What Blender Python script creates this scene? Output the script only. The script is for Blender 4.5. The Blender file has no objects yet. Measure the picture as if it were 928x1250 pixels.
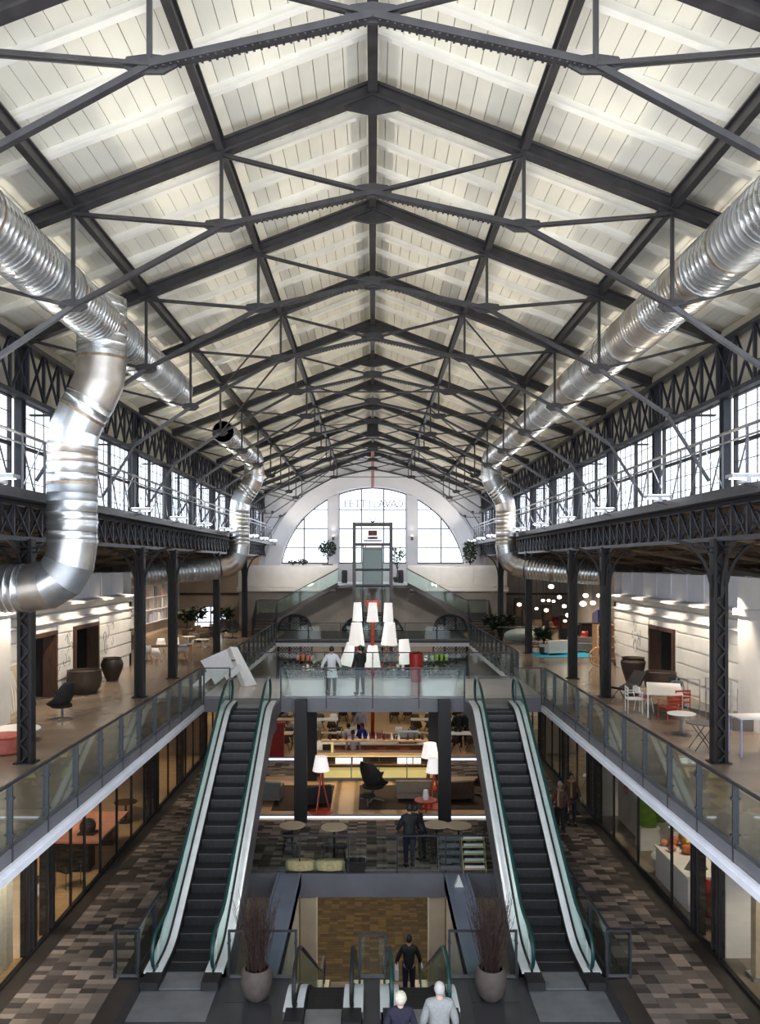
import bpy, bmesh, math, random
from mathutils import Vector, Matrix
random.seed(7)
sc = bpy.context.scene
COL = sc.collection
PI = math.pi
H = 8.9            # camera height above floor 1
# ---------------------------------------------------------------- camera
cam = bpy.data.cameras.new('camera'); camo = bpy.data.objects.new('camera', cam); COL.objects.link(camo)
camo.location = (0, 0, H); camo.rotation_euler = (PI/2, 0, 0)
cam.sensor_width = 36; cam.sensor_fit = 'AUTO'; cam.lens = 28.8
cam.shift_x = 0.0072; cam.shift_y = 0.0504
cam.clip_start = 0.1; cam.clip_end = 400
sc.camera = camo
# ---------------------------------------------------------------- world
w = bpy.data.worlds.new('sky'); sc.world = w; w.use_nodes = True
nt = w.node_tree; nt.nodes.clear()
bg = nt.nodes.new('ShaderNodeBackground'); out = nt.nodes.new('ShaderNodeOutputWorld')
tc = nt.nodes.new('ShaderNodeTexCoord'); nz = nt.nodes.new('ShaderNodeTexNoise'); rp = nt.nodes.new('ShaderNodeValToRGB')
nz.inputs['Scale'].default_value = 3.5; nz.inputs['Detail'].default_value = 4
rp.color_ramp.elements[0].color = (.70, .80, .97, 1); rp.color_ramp.elements[1].color = (.95, .97, 1, 1)
rp.color_ramp.elements[0].position = .38; rp.color_ramp.elements[1].position = .6
nt.links.new(tc.outputs['Generated'], nz.inputs['Vector']); nt.links.new(nz.outputs['Fac'], rp.inputs['Fac'])
nt.links.new(rp.outputs['Color'], bg.inputs['Color']); nt.links.new(bg.outputs['Background'], out.inputs['Surface'])
bg.inputs['Strength'].default_value = 2.6
sc.view_settings.view_transform = 'Standard'; sc.view_settings.look = 'None'
sc.view_settings.exposure = 0.35; sc.view_settings.gamma = 1.0; sc.view_settings.use_curve_mapping = False
sc.cycles.max_bounces = 7; sc.cycles.diffuse_bounces = 4; sc.cycles.glossy_bounces = 3
sc.cycles.transparent_max_bounces = 24; sc.cycles.transmission_bounces = 4
sc.cycles.sample_clamp_indirect = 6; sc.cycles.caustics_reflective = False; sc.cycles.caustics_refractive = False
sc.cycles.use_denoising = True
# ---------------------------------------------------------------- lights
def area(loc, rot, sx, sy, e, col=(1, .96, .9), portal=False, spread=None):
    l = bpy.data.lights.new('area_light', 'AREA'); l.shape = 'RECTANGLE'; l.size = sx; l.size_y = sy
    l.energy = e; l.color = col
    if portal: l.cycles.is_portal = True
    if spread: l.spread = math.radians(spread)
    o = bpy.data.objects.new('area_light', l); COL.objects.link(o); o.location = loc; o.rotation_euler = rot
    return o
def spot(loc, target, e, deg=60, col=(1, .83, .62), r=.05, blend=.6):
    l = bpy.data.lights.new('spot_light', 'SPOT'); l.energy = e; l.color = col; l.spot_size = math.radians(deg)
    l.spot_blend = blend; l.shadow_soft_size = r
    o = bpy.data.objects.new('spot_light', l); COL.objects.link(o); o.location = loc
    d = Vector(target) - Vector(loc); o.rotation_euler = d.to_track_quat('-Z', 'Y').to_euler()
    return o
# daylight portals in the window openings
for s in (-1, 1):
    area((s*8.45, 35, H+2.68), (0, s*PI/2, 0), 2.4, 55, 1, portal=True)
area((0, 61.9, H+2.8), (-PI/2, 0, 0), 14, 5.8, 1, portal=True)
BAYS = [9.91 + 4.72*i for i in range(12)]      # truss stations along the hall
UP_E, DOWN_E = 430, 140
# floodlights on the clerestory ledges, aimed at the ceiling (fixtures are built further down)
for s in (-1, 1):
    for i, y in enumerate(BAYS):
        spot((s*7.25, y+2.2, H+1.72), (s*1.2, y+2.2, H+9), UP_E, 125, (1, .93, .80), .10, .8)
# gallery wall washers, hung under the lean-to roof
for s in (-1, 1):
    for y in (14.5, 17.6, 20.8, 24, 27.4, 30.2, 33.6, 36.6):
        spot((s*9.9, y, 8.30), (s*11.25, y, 5.2), 330, 84, (1, .86, .68), .04, .7)
    for y in (16, 21.5, 26, 31, 36, 41, 46, 51):
        spot((s*8.9, y, 9.1), (s*9.2, y, 4.2), 300, 75, (1, .84, .66), .05, .8)
    for y in (42, 47, 52, 55.5):
        spot((s*11.6, y, 9.1), (s*12.4, y, 4.2), 700, 100, (1, .80, .58), .06, .8)
# shop ceiling lights below the galleries
for s in (-1, 1):
    for y in (16.5, 19.5, 22.5, 26, 30, 34.5, 40, 46):
        spot((s*9.2, y, 3.66), (s*9.0, y+.4, 0), 210, 85, (1, .87, .66), .05, .5)
        spot((s*11.4, y+1.2, 3.66), (s*11.8, y+1.6, 0), 150, 95, (1, .80, .52), .05, .5)
spot((-6.4, 15.0, 3.55), (-8.1, 15.6, 1.6), 260, 110, (1, .93, .80), .1, .8)  # added hall-side spot, stands in for the curtain's glow from within
spot((-6.4, 17.4, 3.55), (-8.1, 17.4, 1.6), 200, 100, (1, .93, .80), .1, .8)  # second added spot for the curtain glow
# bar and cafe lights below the bridge slab
for x, y in ((-3.4, 31), (0, 31), (3.4, 31), (-1.5, 33), (1.8, 33)):
    spot((x, y, 3.68), (x, y, 0), 150, 110, (1, .80, .55), .06, .7)
for x in (-4, 0, 4):
    for y in (37.5, 42, 47):
        spot((x, y, 8.2), (x, y, 0), 300, 60, (1, .84, .64), .08, .8)
for x in (-4, 0, 4):
    spot((x, 53.5, 3.6), (x, 56.2, 1.5), 210, 110, (1, .84, .66), .08, .8)
# added spots without fixtures, brightening the end wall, terrace and arcade
for s in (-1, 1):
    spot((s*3.2, 55.0, H+3.6), (s*5.2, 57.2, 7.6), 420, 100, (1, .95, .88), .1, .9)
    spot((s*5.0, 50.5, H+1.0), (s*5.6, 62.0, H+4.5), 900, 80, (.93, .95, 1), .1, .9)
    spot((s*4.5, 52.5, 7.4), (s*4.6, 57.6, 5.0), 160, 110, (1, .93, .85), .1, .9)
    spot((s*6.5, 46.0, H+3.4), (s*3.0, 57.0, 5.6), 700, 50, (1, .95, .88), .1, .9)
# lower level lights
for x, y in ((-1.2, 27.5), (1.2, 30.5), (-1.4, 33), (1.6, 25.5), (-3.9, 21), (3.9, 21)):
    spot((x, y, -.75), (x, y, -4.6), 75, 110, (1, .80, .42), .06, .7)
spot((1.9, 24.6, -.8), (2.65, 23.8, -2.2), 60, 90, (1, .9, .7), .05)
spot((-1.9, 24.6, -.8), (-2.65, 23.8, -2.2), 30, 90, (1, .9, .7), .05)
# fill spots aimed down into the hall, without fixtures
for y in (13, 22, 31, 41, 50):
    for s in (-1, 1):
        spot((s*5.0, y, H+4.3), (s*5.6, y+.5, 0), DOWN_E*2.2, 55, (1, .93, .84), .12, .9)
spot((0, 14.8, H+4), (0, 17.2, 0), 330, 60, (.9, .95, 1), .15, .9)
spot((0, 31, H+4), (0, 31, 4), 420, 60, (1, .95, .9), .15, .9)
# ---------------------------------------------------------------- helpers
class MB:
    """collects faces into one mesh"""
    def __init__(s): s.v = []; s.f = []; s.m = []; s.mi = 0; s.sm = []
    def add(s, vs, fs, smooth=False):
        o = len(s.v); s.v += [tuple(p) for p in vs]
        for f in fs: s.f.append([i+o for i in f]); s.m.append(s.mi); s.sm.append(smooth)
        return s
    def box(s, x0, x1, y0, y1, z0, z1):
        v = [(x, y, z) for z in (z0, z1) for y in (y0, y1) for x in (x0, x1)]
        return s.add(v, [(0, 2, 3, 1), (4, 5, 7, 6), (0, 1, 5, 4), (2, 6, 7, 3), (0, 4, 6, 2), (1, 3, 7, 5)])
    def cbox(s, c, d): return s.box(c[0]-d[0]/2, c[0]+d[0]/2, c[1]-d[1]/2, c[1]+d[1]/2, c[2]-d[2]/2, c[2]+d[2]/2)
    def bar(s, p, q, w, h=None, up=(0, 0, 1)):
        p, q = Vector(p), Vector(q); h = h or w; d = (q-p)
        if d.length < 1e-6: return s
        d.normalize(); u = Vector(up)
        if abs(d.dot(u)) > .98: u = Vector((0, 1, 0))
        a = d.cross(u).normalized(); b = a.cross(d).normalized()
        a *= w/2; b *= h/2
        v = [e+sa*a+sb*b for e in (p, q) for sb in (-1, 1) for sa in (-1, 1)]
        return s.add(v, [(0, 1, 3, 2), (4, 6, 7, 5), (0, 4, 5, 1), (2, 3, 7, 6), (0, 2, 6, 4), (1, 5, 7, 3)])
    def tube(s, pts, r, n=8, caps=True):
        pts = [Vector(p) for p in pts]; N = len(pts)
        rs = r if isinstance(r, (list, tuple)) else [r]*N
        vs = []; pa = None
        for i, p in enumerate(pts):
            d = (pts[min(i+1, N-1)]-pts[max(i-1, 0)]).normalized()
            if pa is None:
                u = Vector((0, 0, 1)) if abs(d.z) < .9 else Vector((0, 1, 0))
                a = d.cross(u).normalized()
            else:
                a = (pa - d*pa.dot(d)).normalized()
            pa = a; b = d.cross(a)
            vs += [p+rs[i]*(math.cos(2*PI*k/n)*a+math.sin(2*PI*k/n)*b) for k in range(n)]
        fs = [(i*n+k, i*n+(k+1) % n, (i+1)*n+(k+1) % n, (i+1)*n+k) for i in range(N-1) for k in range(n)]
        s.add(vs, fs, n > 6)
        if caps:
            s.add(vs[:n], [tuple(range(n-1, -1, -1))]); s.add(vs[-n:], [tuple(range(n))])
        return s
    def lathe(s, c, prof, n=16, sx=1, sy=1):
        vs = [(c[0]+sx*r*math.cos(2*PI*k/n), c[1]+sy*r*math.sin(2*PI*k/n), c[2]+z) for r, z in prof for k in range(n)]
        N = len(prof)
        fs = [(i*n+k, i*n+(k+1) % n, (i+1)*n+(k+1) % n, (i+1)*n+k) for i in range(N-1) for k in range(n)]
        s.add(vs, fs, True)
        if prof[0][0] > 1e-4: s.add(vs[:n], [tuple(range(n-1, -1, -1))])
        if prof[-1][0] > 1e-4: s.add(vs[-n:], [tuple(range(n))])
        return s
    def prism(s, poly, axis, a0, a1):
        """poly 2D in the two other axes (order x,y,z minus axis)"""
        def P(u, v, a):
            return {'x': (a, u, v), 'y': (u, a, v), 'z': (u, v, a)}[axis]
        n = len(poly)
        v = [P(u, w_, a0) for u, w_ in poly]+[P(u, w_, a1) for u, w_ in poly]
        return s.add(v, [tuple(range(n-1, -1, -1)), tuple(range(n, 2*n))]+[(i, (i+1) % n, n+(i+1) % n, n+i) for i in range(n)])
    def sphere(s, c, r, n=12, m=8, sc_=(1, 1, 1)):
        prof = [(r*math.sin(PI*i/m), -r*math.cos(PI*i/m)) for i in range(m+1)]
        vs = [(c[0]+sc_[0]*q*math.cos(2*PI*k/n), c[1]+sc_[1]*q*math.sin(2*PI*k/n), c[2]+sc_[2]*z) for q, z in prof for k in range(n)]
        return s.add(vs, [(i*n+k, i*n+(k+1) % n, (i+1)*n+(k+1) % n, (i+1)*n+k) for i in range(m) for k in range(n)], True)
    def mesh(s, name, mats):
        me = bpy.data.meshes.new(name); me.from_pydata(s.v, [], s.f)
        for m_ in (mats if isinstance(mats, (list, tuple)) else [mats]): me.materials.append(m_)
        me.polygons.foreach_set('material_index', s.m); me.polygons.foreach_set('use_smooth', s.sm)
        bm = bmesh.new(); bm.from_mesh(me); bmesh.ops.remove_doubles(bm, verts=bm.verts, dist=1e-5)
        bmesh.ops.recalc_face_normals(bm, faces=bm.faces); bm.to_mesh(me); bm.free()
        if any(s.sm):
            try: me.set_sharp_from_angle(angle=math.radians(40))
            except Exception: pass
        me.update(); return me
    def build(s, name, mats, parent=None, loc=None, kind=None):
        return link(name, s.mesh(name, mats), parent, loc, kind=kind)
def link(name, me, parent=None, loc=None, rot=None, kind=None):
    o = bpy.data.objects.new(name, me); COL.objects.link(o)
    if parent is not None: o.parent = parent
    if loc is not None: o.location = loc
    if rot is not None: o.rotation_euler = rot
    if kind: o['kind'] = kind
    return o
def tag(o, label=None, cat=None, group=None, kind=None):
    if label: o['label'] = label
    if cat: o['category'] = cat
    if group: o['group'] = group
    if kind: o['kind'] = kind
    return o
def thing(name, label, cat, loc=(0, 0, 0), rz=0, group=None, scale=1):
    o = bpy.data.objects.new(name, None); COL.objects.link(o); o.location = loc; o.rotation_euler = (0, 0, rz)
    o.scale = (scale,)*3; o.empty_display_size = .1
    return tag(o, label, cat, group)
CH = {}
def copy_tree(o, loc=None, rz=None, label=None, group=None):
    def cp(src, par):
        c = src.copy(); COL.objects.link(c)
        if par is not None: c.parent = par; c.matrix_parent_inverse = src.matrix_parent_inverse
        for ch in list(src.children): cp(ch, c)
        return c
    c = cp(o, None)
    if loc is not None: c.location = loc
    if rz is not None: c.rotation_euler = (0, 0, rz)
    if label: c['label'] = label
    if group: c['group'] = group
    return c
def struct(mb, name, mats, loc=None, parent=None):
    o = mb.build(name, mats, parent, loc); o['kind'] = 'structure'; return o
def at(px, py, z=0.0):
    Y = (H-z)*1000/(py-688); return Vector(((px-455)*Y/1000, Y, z))
ORD = ['first', 'second', 'third', 'fourth', 'fifth', 'sixth', 'seventh', 'eighth', 'ninth', 'tenth', 'eleventh', 'twelfth', 'thirteenth', 'fourteenth', 'fifteenth', 'sixteenth']
SIDE = {-1: 'red pouf side', 1: 'white table side'}
# ---------------------------------------------------------------- materials
def mat(name, col, rough=.5, metal=0, noise=None, bump=None, spec=None, emit=None, bscale=20, stretch=None, alpha=None):
    m = bpy.data.materials.new(name); m.use_nodes = True; t = m.node_tree; b = t.nodes['Principled BSDF']
    b.inputs['Base Color'].default_value = (*col, 1); b.inputs['Roughness'].default_value = rough; b.inputs['Metallic'].default_value = metal
    if spec is not None: b.inputs['Specular IOR Level'].default_value = spec
    if emit: b.inputs['Emission Color'].default_value = (*emit[:3], 1); b.inputs['Emission Strength'].default_value = emit[3]
    tc = t.nodes.new('ShaderNodeTexCoord'); mp = t.nodes.new('ShaderNodeMapping')
    t.links.new(tc.outputs['Object'], mp.inputs['Vector'])
    if stretch: mp.inputs['Scale'].default_value = stretch
    n = t.nodes.new('ShaderNodeTexNoise'); n.inputs['Scale'].default_value = noise[0] if noise else 3.0; n.inputs['Detail'].default_value = 5
    t.links.new(mp.outputs['Vector'], n.inputs['Vector'])
    amt = noise[1] if noise else .12
    r = t.nodes.new('ShaderNodeValToRGB'); e = r.color_ramp.elements
    e[0].position = .3; e[1].position = .7
    e[0].color = (*[c*(1-amt) for c in col], 1)
    c2 = noise[2] if noise and len(noise) > 2 else [min(1, c*(1+amt)) for c in col]
    e[1].color = (*c2, 1)
    t.links.new(n.outputs['Fac'], r.inputs['Fac']); t.links.new(r.outputs['Color'], b.inputs['Base Color'])
    if bump:
        n2 = t.nodes.new('ShaderNodeTexNoise'); n2.inputs['Scale'].default_value = bscale
        t.links.new(mp.outputs['Vector'], n2.inputs['Vector'])
        bu = t.nodes.new('ShaderNodeBump'); bu.inputs['Strength'].default_value = bump
        t.links.new(n2.outputs['Fac'], bu.inputs['Height']); t.links.new(bu.outputs['Normal'], b.inputs['Normal'])
    return m
def glass(name, tint=(.85, .93, .92), refl=.12, rough=.03, k=.5):
    m = bpy.data.materials.new(name); m.use_nodes = True; t = m.node_tree; t.nodes.clear()
    o = t.nodes.new('ShaderNodeOutputMaterial'); tr = t.nodes.new('ShaderNodeBsdfTransparent'); gl = t.nodes.new('ShaderNodeBsdfGlossy')
    mx = t.nodes.new('ShaderNodeMixShader'); fr = t.nodes.new('ShaderNodeLayerWeight'); ma = t.nodes.new('ShaderNodeMath')
    tr.inputs['Color'].default_value = (*tint, 1); gl.inputs['Roughness'].default_value = rough; gl.inputs['Color'].default_value = (.95, 1, 1, 1)
    fr.inputs['Blend'].default_value = .25; ma.operation = 'MULTIPLY_ADD'; ma.inputs[1].default_value = k; ma.inputs[2].default_value = refl
    t.links.new(fr.outputs['Fresnel'], ma.inputs[0]); t.links.new(ma.outputs[0], mx.inputs['Fac'])
    t.links.new(tr.outputs[0], mx.inputs[1]); t.links.new(gl.outputs[0], mx.inputs[2]); t.links.new(mx.outputs[0], o.inputs['Surface'])
    return m
M = {}
M['steel'] = mat('painted_steel', (.030, .028, .030), .42, .0, (4, .3), .1)
M['steel_light'] = mat('grey_steel', (.10, .10, .11), .38, .3, (4, .2))
M['steel_blue'] = mat('blue_black_steel', (.022, .024, .034), .4, .0, (3, .3))
M['chrome'] = mat('brushed_steel', (.55, .56, .58), .3, .9, (8, .1))
M['post'] = mat('dark_post_steel', (.040, .042, .050), .4, .3, (6, .1))
M['pale_red'] = mat('faded_red', (.45, .26, .27), .6, 0, (6, .1))
M['duct_dull'] = mat('dull_galvanised_duct', (.42, .44, .46), .42, .85, (2, .2), .1, bscale=4)
M['duct_warm'] = mat('warm_grey_duct', (.50, .46, .42), .34, .9, (2, .25), .1, bscale=4)
M['rail'] = mat('rail_steel', (.16, .165, .18), .35, .6, (8, .1))
M['cream'] = mat('cream_board', (.76, .72, .61), .7, 0, (.9, .10), .05, stretch=(1, .35, 1))
M['rib'] = mat('cream_rafter', (.82, .79, .71), .6, 0, (2, .06))
M['wall'] = mat('white_plaster', (.72, .70, .67), .75, 0, (1.3, .07), .08)
M['wall_warm'] = mat('tan_plaster', (.62, .48, .34), .8, 0, (1.0, .12))
M['wall_grey'] = mat('grey_brown_plaster', (.38, .34, .31), .8, 0, (.8, .15))
M['wall_cool'] = mat('pale_plaster', (.74, .74, .78), .8, 0, (.8, .05))
M['wall_olive'] = mat('cream_olive_plaster', (.50, .47, .38), .8, 0, (1.2, .12))
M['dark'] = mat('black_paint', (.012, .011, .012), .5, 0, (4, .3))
M['column'] = mat('column_black', (.008, .007, .009), .5, 0, (3, .3), .1)
M['fascia'] = mat('slab_fascia_grey', (.16, .16, .18), .5, .1, (1.5, .12))
M['lip'] = mat('white_lip', (.80, .82, .90), .45, 0, (2, .05))
M['duct'] = mat('galvanised_duct', (.62, .64, .66), .27, .92, (3, .18), .12, bscale=3)
M['band'] = mat('tarnished_band', (.34, .27, .20), .35, .8, (9, .35))
M['wood'] = mat('oak', (.50, .30, .15), .5, 0, (2.5, .3), .1, stretch=(1, 6, 6))
M['wood_floor'] = mat('pale_oak_floor', (.52, .34, .18), .35, 0, (1.5, .2), .05, stretch=(1, 8, 1))
M['wood_dark'] = mat('dark_wood', (.07, .035, .022), .5, 0, (3, .3), stretch=(6, 1, 1))
M['wood_red'] = mat('red_mahogany', (.22, .06, .03), .4, 0, (3, .3), stretch=(1, 1, 5))
M['gallery'] = mat('polished_stone_floor', (.22, .175, .135), .22, 0, (.7, .22), .03)
M['bridge'] = mat('pale_stone_floor', (.50, .47, .44), .22, 0, (.8, .1), .03)
M['floor_dark'] = mat('dark_tile_floor', (.036, .036, .040), .28, 0, (1.4, .25), .04)
M['floor_brown'] = mat('brown_tile_floor', (.045, .036, .031), .4, 0, (1.4, .3), .04)
M['white'] = mat('white_lacquer', (.80, .80, .80), .35, 0, (5, .03))
M['white_cloth'] = mat('white_cotton', (.78, .79, .82), .9, 0, (14, .06), .3)
M['black'] = mat('black_fabric', (.010, .010, .012), .7, 0, (12, .3), .2)
M['navy'] = mat('navy_wool', (.016, .016, .035), .9, 0, (20, .25), .3)
M['grey_cloth'] = mat('grey_knit', (.27, .28, .28), .95, 0, (25, .12), .5)
M['tan'] = mat('taupe_upholstery', (.20, .16, .12), .9, 0, (20, .15), .3)
M['grey_uph'] = mat('grey_upholstery', (.16, .16, .16), .9, 0, (20, .15), .3)
M['red'] = mat('red_lacquer', (.35, .018, .014), .4, 0, (6, .2))
M['redm'] = mat('red_metal', (.42, .05, .02), .35, .2, (6, .2))
M['terra'] = mat('terracotta_leather', (.42, .11, .08), .6, 0, (9, .15), .2)
M['pink'] = mat('salmon_laminate', (.60, .26, .18), .5, 0, (4, .08))
M['shade'] = mat('lamp_shade_fabric', (.86, .85, .84), .8, 0, (8, .04), emit=(1, .95, .90, .5))
M['glow'] = mat('lamp_glow', (1, .9, .75), .5, 0, (8, .02), emit=(1, .90, .72, 5))
M['flood'] = mat('floodlight_lens', (1, 1, 1), .5, 0, (8, .02), emit=(.95, .98, 1, 7))
M['led'] = mat('led_strip', (.8, .85, 1), .5, 0, (8, .02), emit=(.68, .76, 1, 1.5))
M['case_glow'] = mat('lit_display_case', (.9, .85, .35), .5, 0, (2, .08), emit=(1, .85, .36, .28))
M['case_white'] = mat('lit_price_panel', (.9, .9, .9), .5, 0, (3, .05), emit=(.85, .95, 1, 1.3))
M['gold'] = mat('warm_gold', (.62, .36, .10), .35, .7, (5, .2))
M['orange'] = mat('burnt_orange', (.50, .13, .03), .5, 0, (6, .2))
M['green'] = mat('lime_green_glaze', (.16, .34, .03), .4, 0, (6, .25))
M['leaf'] = mat('dark_leaf', (.014, .030, .012), .6, 0, (9, .4))
M['leaf_light'] = mat('fresh_leaf', (.08, .16, .03), .6, 0, (9, .4))
M['twig'] = mat('red_brown_twig', (.040, .020, .016), .8, 0, (12, .4))
M['soil'] = mat('dark_soil', (.02, .015, .012), .95, 0, (20, .4), .5)
M['concrete'] = mat('brown_grey_concrete', (.095, .075, .068), .75, 0, (6, .18), .25)
M['clay'] = mat('dark_clay', (.030, .022, .018), .45, 0, (5, .35), .2)
M['clay_brown'] = mat('brown_clay', (.10, .065, .045), .6, 0, (5, .35, (.045, .03, .024)), .2)
M['rug_dark'] = mat('dark_brown_rug', (.035, .020, .012), .95, 0, (18, .2), .4)
M['rug_blue'] = mat('turquoise_rug', (.02, .33, .55), .9, 0, (10, .1), .3)
M['rubber'] = mat('teal_black_handrail', (.006, .045, .045), .3, 0, (6, .2))
M['step'] = mat('escalator_step_metal', (.030, .030, .032), .38, .5, (10, .2), .2, bscale=60)
M['comb'] = mat('comb_plate_steel', (.24, .25, .27), .42, .6, (2, .18), .1)
M['deck'] = mat('polished_deck_steel', (.86, .90, .93), .30, .25, (3, .06))
M['clad'] = mat('grey_cladding', (.15, .145, .15), .45, .3, (1.5, .12))
M['beam_blue'] = mat('blue_grey_painted_beam', (.15, .18, .25), .45, .1, (1.2, .12))
M['beige'] = mat('beige_plaster', (.50, .40, .28), .8, 0, (1.5, .12))
M['curtain'] = mat('ivory_curtain', (.74, .69, .57), .9, 0, (14, .1), .2)
M['skin'] = mat('skin', (.45, .26, .18), .55, 0, (15, .08))
M['skin_pale'] = mat('pale_skin', (.58, .37, .29), .55, 0, (15, .08))
M['hair_dark'] = mat('dark_hair', (.018, .012, .010), .6, 0, (30, .4), .5)
M['hair_grey'] = mat('white_hair', (.46, .43, .42), .7, 0, (30, .12), .5)
M['hair_yellow'] = mat('pale_blond_hair', (.60, .56, .45), .7, 0, (30, .15), .5)
M['lavender'] = mat('lavender_shirt', (.42, .42, .62), .85, 0, (16, .1), .2)
M['blue'] = mat('cobalt_jacket', (.02, .03, .35), .8, 0, (16, .2), .2)
M['brown_coat'] = mat('brown_leather_coat', (.10, .045, .028), .6, 0, (12, .3), .2)
M['camel'] = mat('camel_scarf', (.45, .28, .16), .9, 0, (16, .15), .2)
M['glass'] = glass('railing_glass', (.88, .92, .91), .015, k=.22)
M['glass_shop'] = glass('shop_glass', (.95, .94, .91), .01, k=.2)
M['glass_esc'] = glass('escalator_glass', (.84, .92, .91), .02, k=.2)
M['glass_win'] = glass('window_glass', (.97, .98, 1), .02)
M['lean'] = mat('dark_roof_boards', (.030, .024, .020), .8, 0, (2, .3))
M['lean_rafter'] = mat('brown_roof_timber', (.10, .060, .030), .7, 0, (2, .3))
M['frost'] = mat('white_ornament_panel', (.50, .50, .50), .6, 0, (3, .1))
M['print'] = mat('colour_print_panels', (.55, .30, .30), .6, 0, (5, .3, (.30, .32, .55)))
M['letter'] = mat('grey_lettering', (.50, .52, .55), .6, 0, (3, .05))
M['straw'] = mat('straw_yellow_cushion', (.45, .38, .20), .9, 0, (10, .2), .3)
# ================================================================= SETTING
ZB = lambda x: H+8.86-.385*abs(x)        # underside of the roof boards
ZR = lambda x: H+8.32-.385*abs(x)        # bottom of the truss rafters
Y0, Y1 = 7.5, 62.0
# roof shell
b = MB()
for s in (-1, 1):
    b.prism([(0, ZB(0)+.08), (s*8.75, ZB(8.75)+.08), (s*8.75, ZB(8.75)+.28), (0, ZB(0)+.28)], 'y', Y0, Y1)
ceiling = struct(b, 'ceiling', M['cream'])
nb = 34; wd = 8.6/nb
bmes = []
for s in (-1, 1):
    for i in range(nb):
        x0, x1 = i*wd+.008, (i+1)*wd-.004
        dz = random.uniform(-.006, .006)
        b = MB().prism([(s*x0, ZB(x0)+dz), (s*x1, ZB(x1)+dz), (s*x1, ZB(x1)+.05), (s*x0, ZB(x0)+.05)], 'y', Y0, Y1)
        b.build('roof_board', M['cream'], ceiling)
# white intermediate rafters
b = MB()
for s in (-1, 1):
    ang = math.atan(.385)
    L = 8.5/math.cos(ang)
    me = MB().box(0, L, -.03, .03, -.13, 0).box(0, L, -.065, .065, -.15, -.13).mesh('rafter', M['rib'])
    for y in BAYS+[BAYS[0]-4.72]:
        for k in (1, 2, 3):
            yy = y+4.72*k/4
            if Y0 < yy < Y1:
                o = link('rafter', me, ceiling, (0, yy, ZB(0)))
                o.rotation_euler = (0, ang, 0) if s > 0 else (0, -ang, 0)
                if s < 0: o.scale = (-1, 1, 1)
# ---- side upper walls (behind upper lattice), clerestory windows
for s in (-1, 1):
    nm = 'wall_left_upper' if s < 0 else 'wall_right_upper'
    b = MB()
    b.box(min(s*8.42, s*8.62), max(s*8.42, s*8.62), Y0, Y1, H+3.95, H+5.75)      # above windows
    b.box(min(s*8.2, s*8.62), max(s*8.2, s*8.62), Y0, Y1, H+5.25, H+5.45)        # wall plate
    b.box(min(s*8.42, s*8.62), max(s*8.42, s*8.62), Y0, Y1, H+1.40, H+1.6)       # sill
    struct(b, nm, M['wall_olive'])
NEARPANES = 6
wi = 0
frm = {}
z0w, z1w = H+1.6, H+3.95
for s in (-1, 1):
    for i in range(11):
        ya, yb = BAYS[i]+.16, BAYS[i+1]-.16
        wi += 1
        W = yb-ya; Hh = z1w-z0w
        if 'f' not in frm:
            f = MB()
            t = .05
            f.box(-.05, .05, 0, t, 0, Hh).box(-.05, .05, W-t, W, 0, Hh).box(-.05, .05, t, W-t, 0, t).box(-.05, .05, t, W-t, Hh-t, Hh)
            f.box(-.05, .05, W/2-.035, W/2+.035, t, Hh-t); f.box(-.045, .045, t, W-t, Hh*.52-.03, Hh*.52+.03)
            frm['f'] = f.mesh('window', M['steel'])
            g = MB()
            for k in range(1, 8):
                if k != 4: g.box(-.01, .01, W*k/8-.009, W*k/8+.009, t, Hh-t)
            for k in range(1, 6): g.box(-.01, .01, t, W-t, Hh*k/6-.008, Hh*k/6+.008)
            frm['g'] = g.mesh('muntin', M['steel_light'])
            frm['p'] = MB().box(-.004, .004, 0, W/6-.02, 0, Hh/3-.02).mesh('pane', M['glass_win'])
            frm['P'] = MB().box(-.004, .004, .02, W-.02, .02, Hh-.02).mesh('pane', M['glass_win'])
        o = link('window_%d' % wi, frm['f'], None, (s*8.5, ya, z0w), kind='structure')
        link('muntin', frm['g'], o)
        if 1 <= i <= 4:
            for a in range(6):
                for c in range(3): link('pane', frm['p'], o, (0, W*a/6+.01, Hh*c/3+.01))
        else: link('pane', frm['P'], o)
# ---- near end cap above camera left open to the daylight behind; far gable wall with lunette
CZ, R = H-1.3, 7.07
YE = 62.0
def archz(x, r=R): return CZ+math.sqrt(max(0, r*r-x*x))
b = MB()
def wall_strip(x0, x1, y0=YE, y1=YE+.6):
    xs = [x0+(x1-x0)*k/max(1, round((x1-x0)/.25)) for k in range(max(1, round((x1-x0)/.25))+1)]
    for a, c in zip(xs, xs[1:]):
        op = lambda x: (archz(x) if (abs(x) <= 2.56 or 3.38 <= abs(x) <= 6.96) else 0)
        m = (a+c)/2
        inop = abs(m) < 2.55 or 3.39 < abs(m) < 6.95
        za, zc = ((archz(a), archz(c)) if inop else (0, 0))
        b.prism([(a, za), (c, zc), (c, ZB(c)+.1), (a, ZB(a)+.1)], 'y', y0, y1)
        if inop: b.prism([(a, 0), (c, 0), (c, H+.0), (a, H+.0)], 'y', y0, y1)
segs = [-8.7, -6.95, -3.39, -2.55, 2.55, 3.39, 6.95, 8.7]
for a, c in zip(segs, segs[1:]): wall_strip(a, c)
struct(b, 'wall_back', M['wall_cool'])
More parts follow.
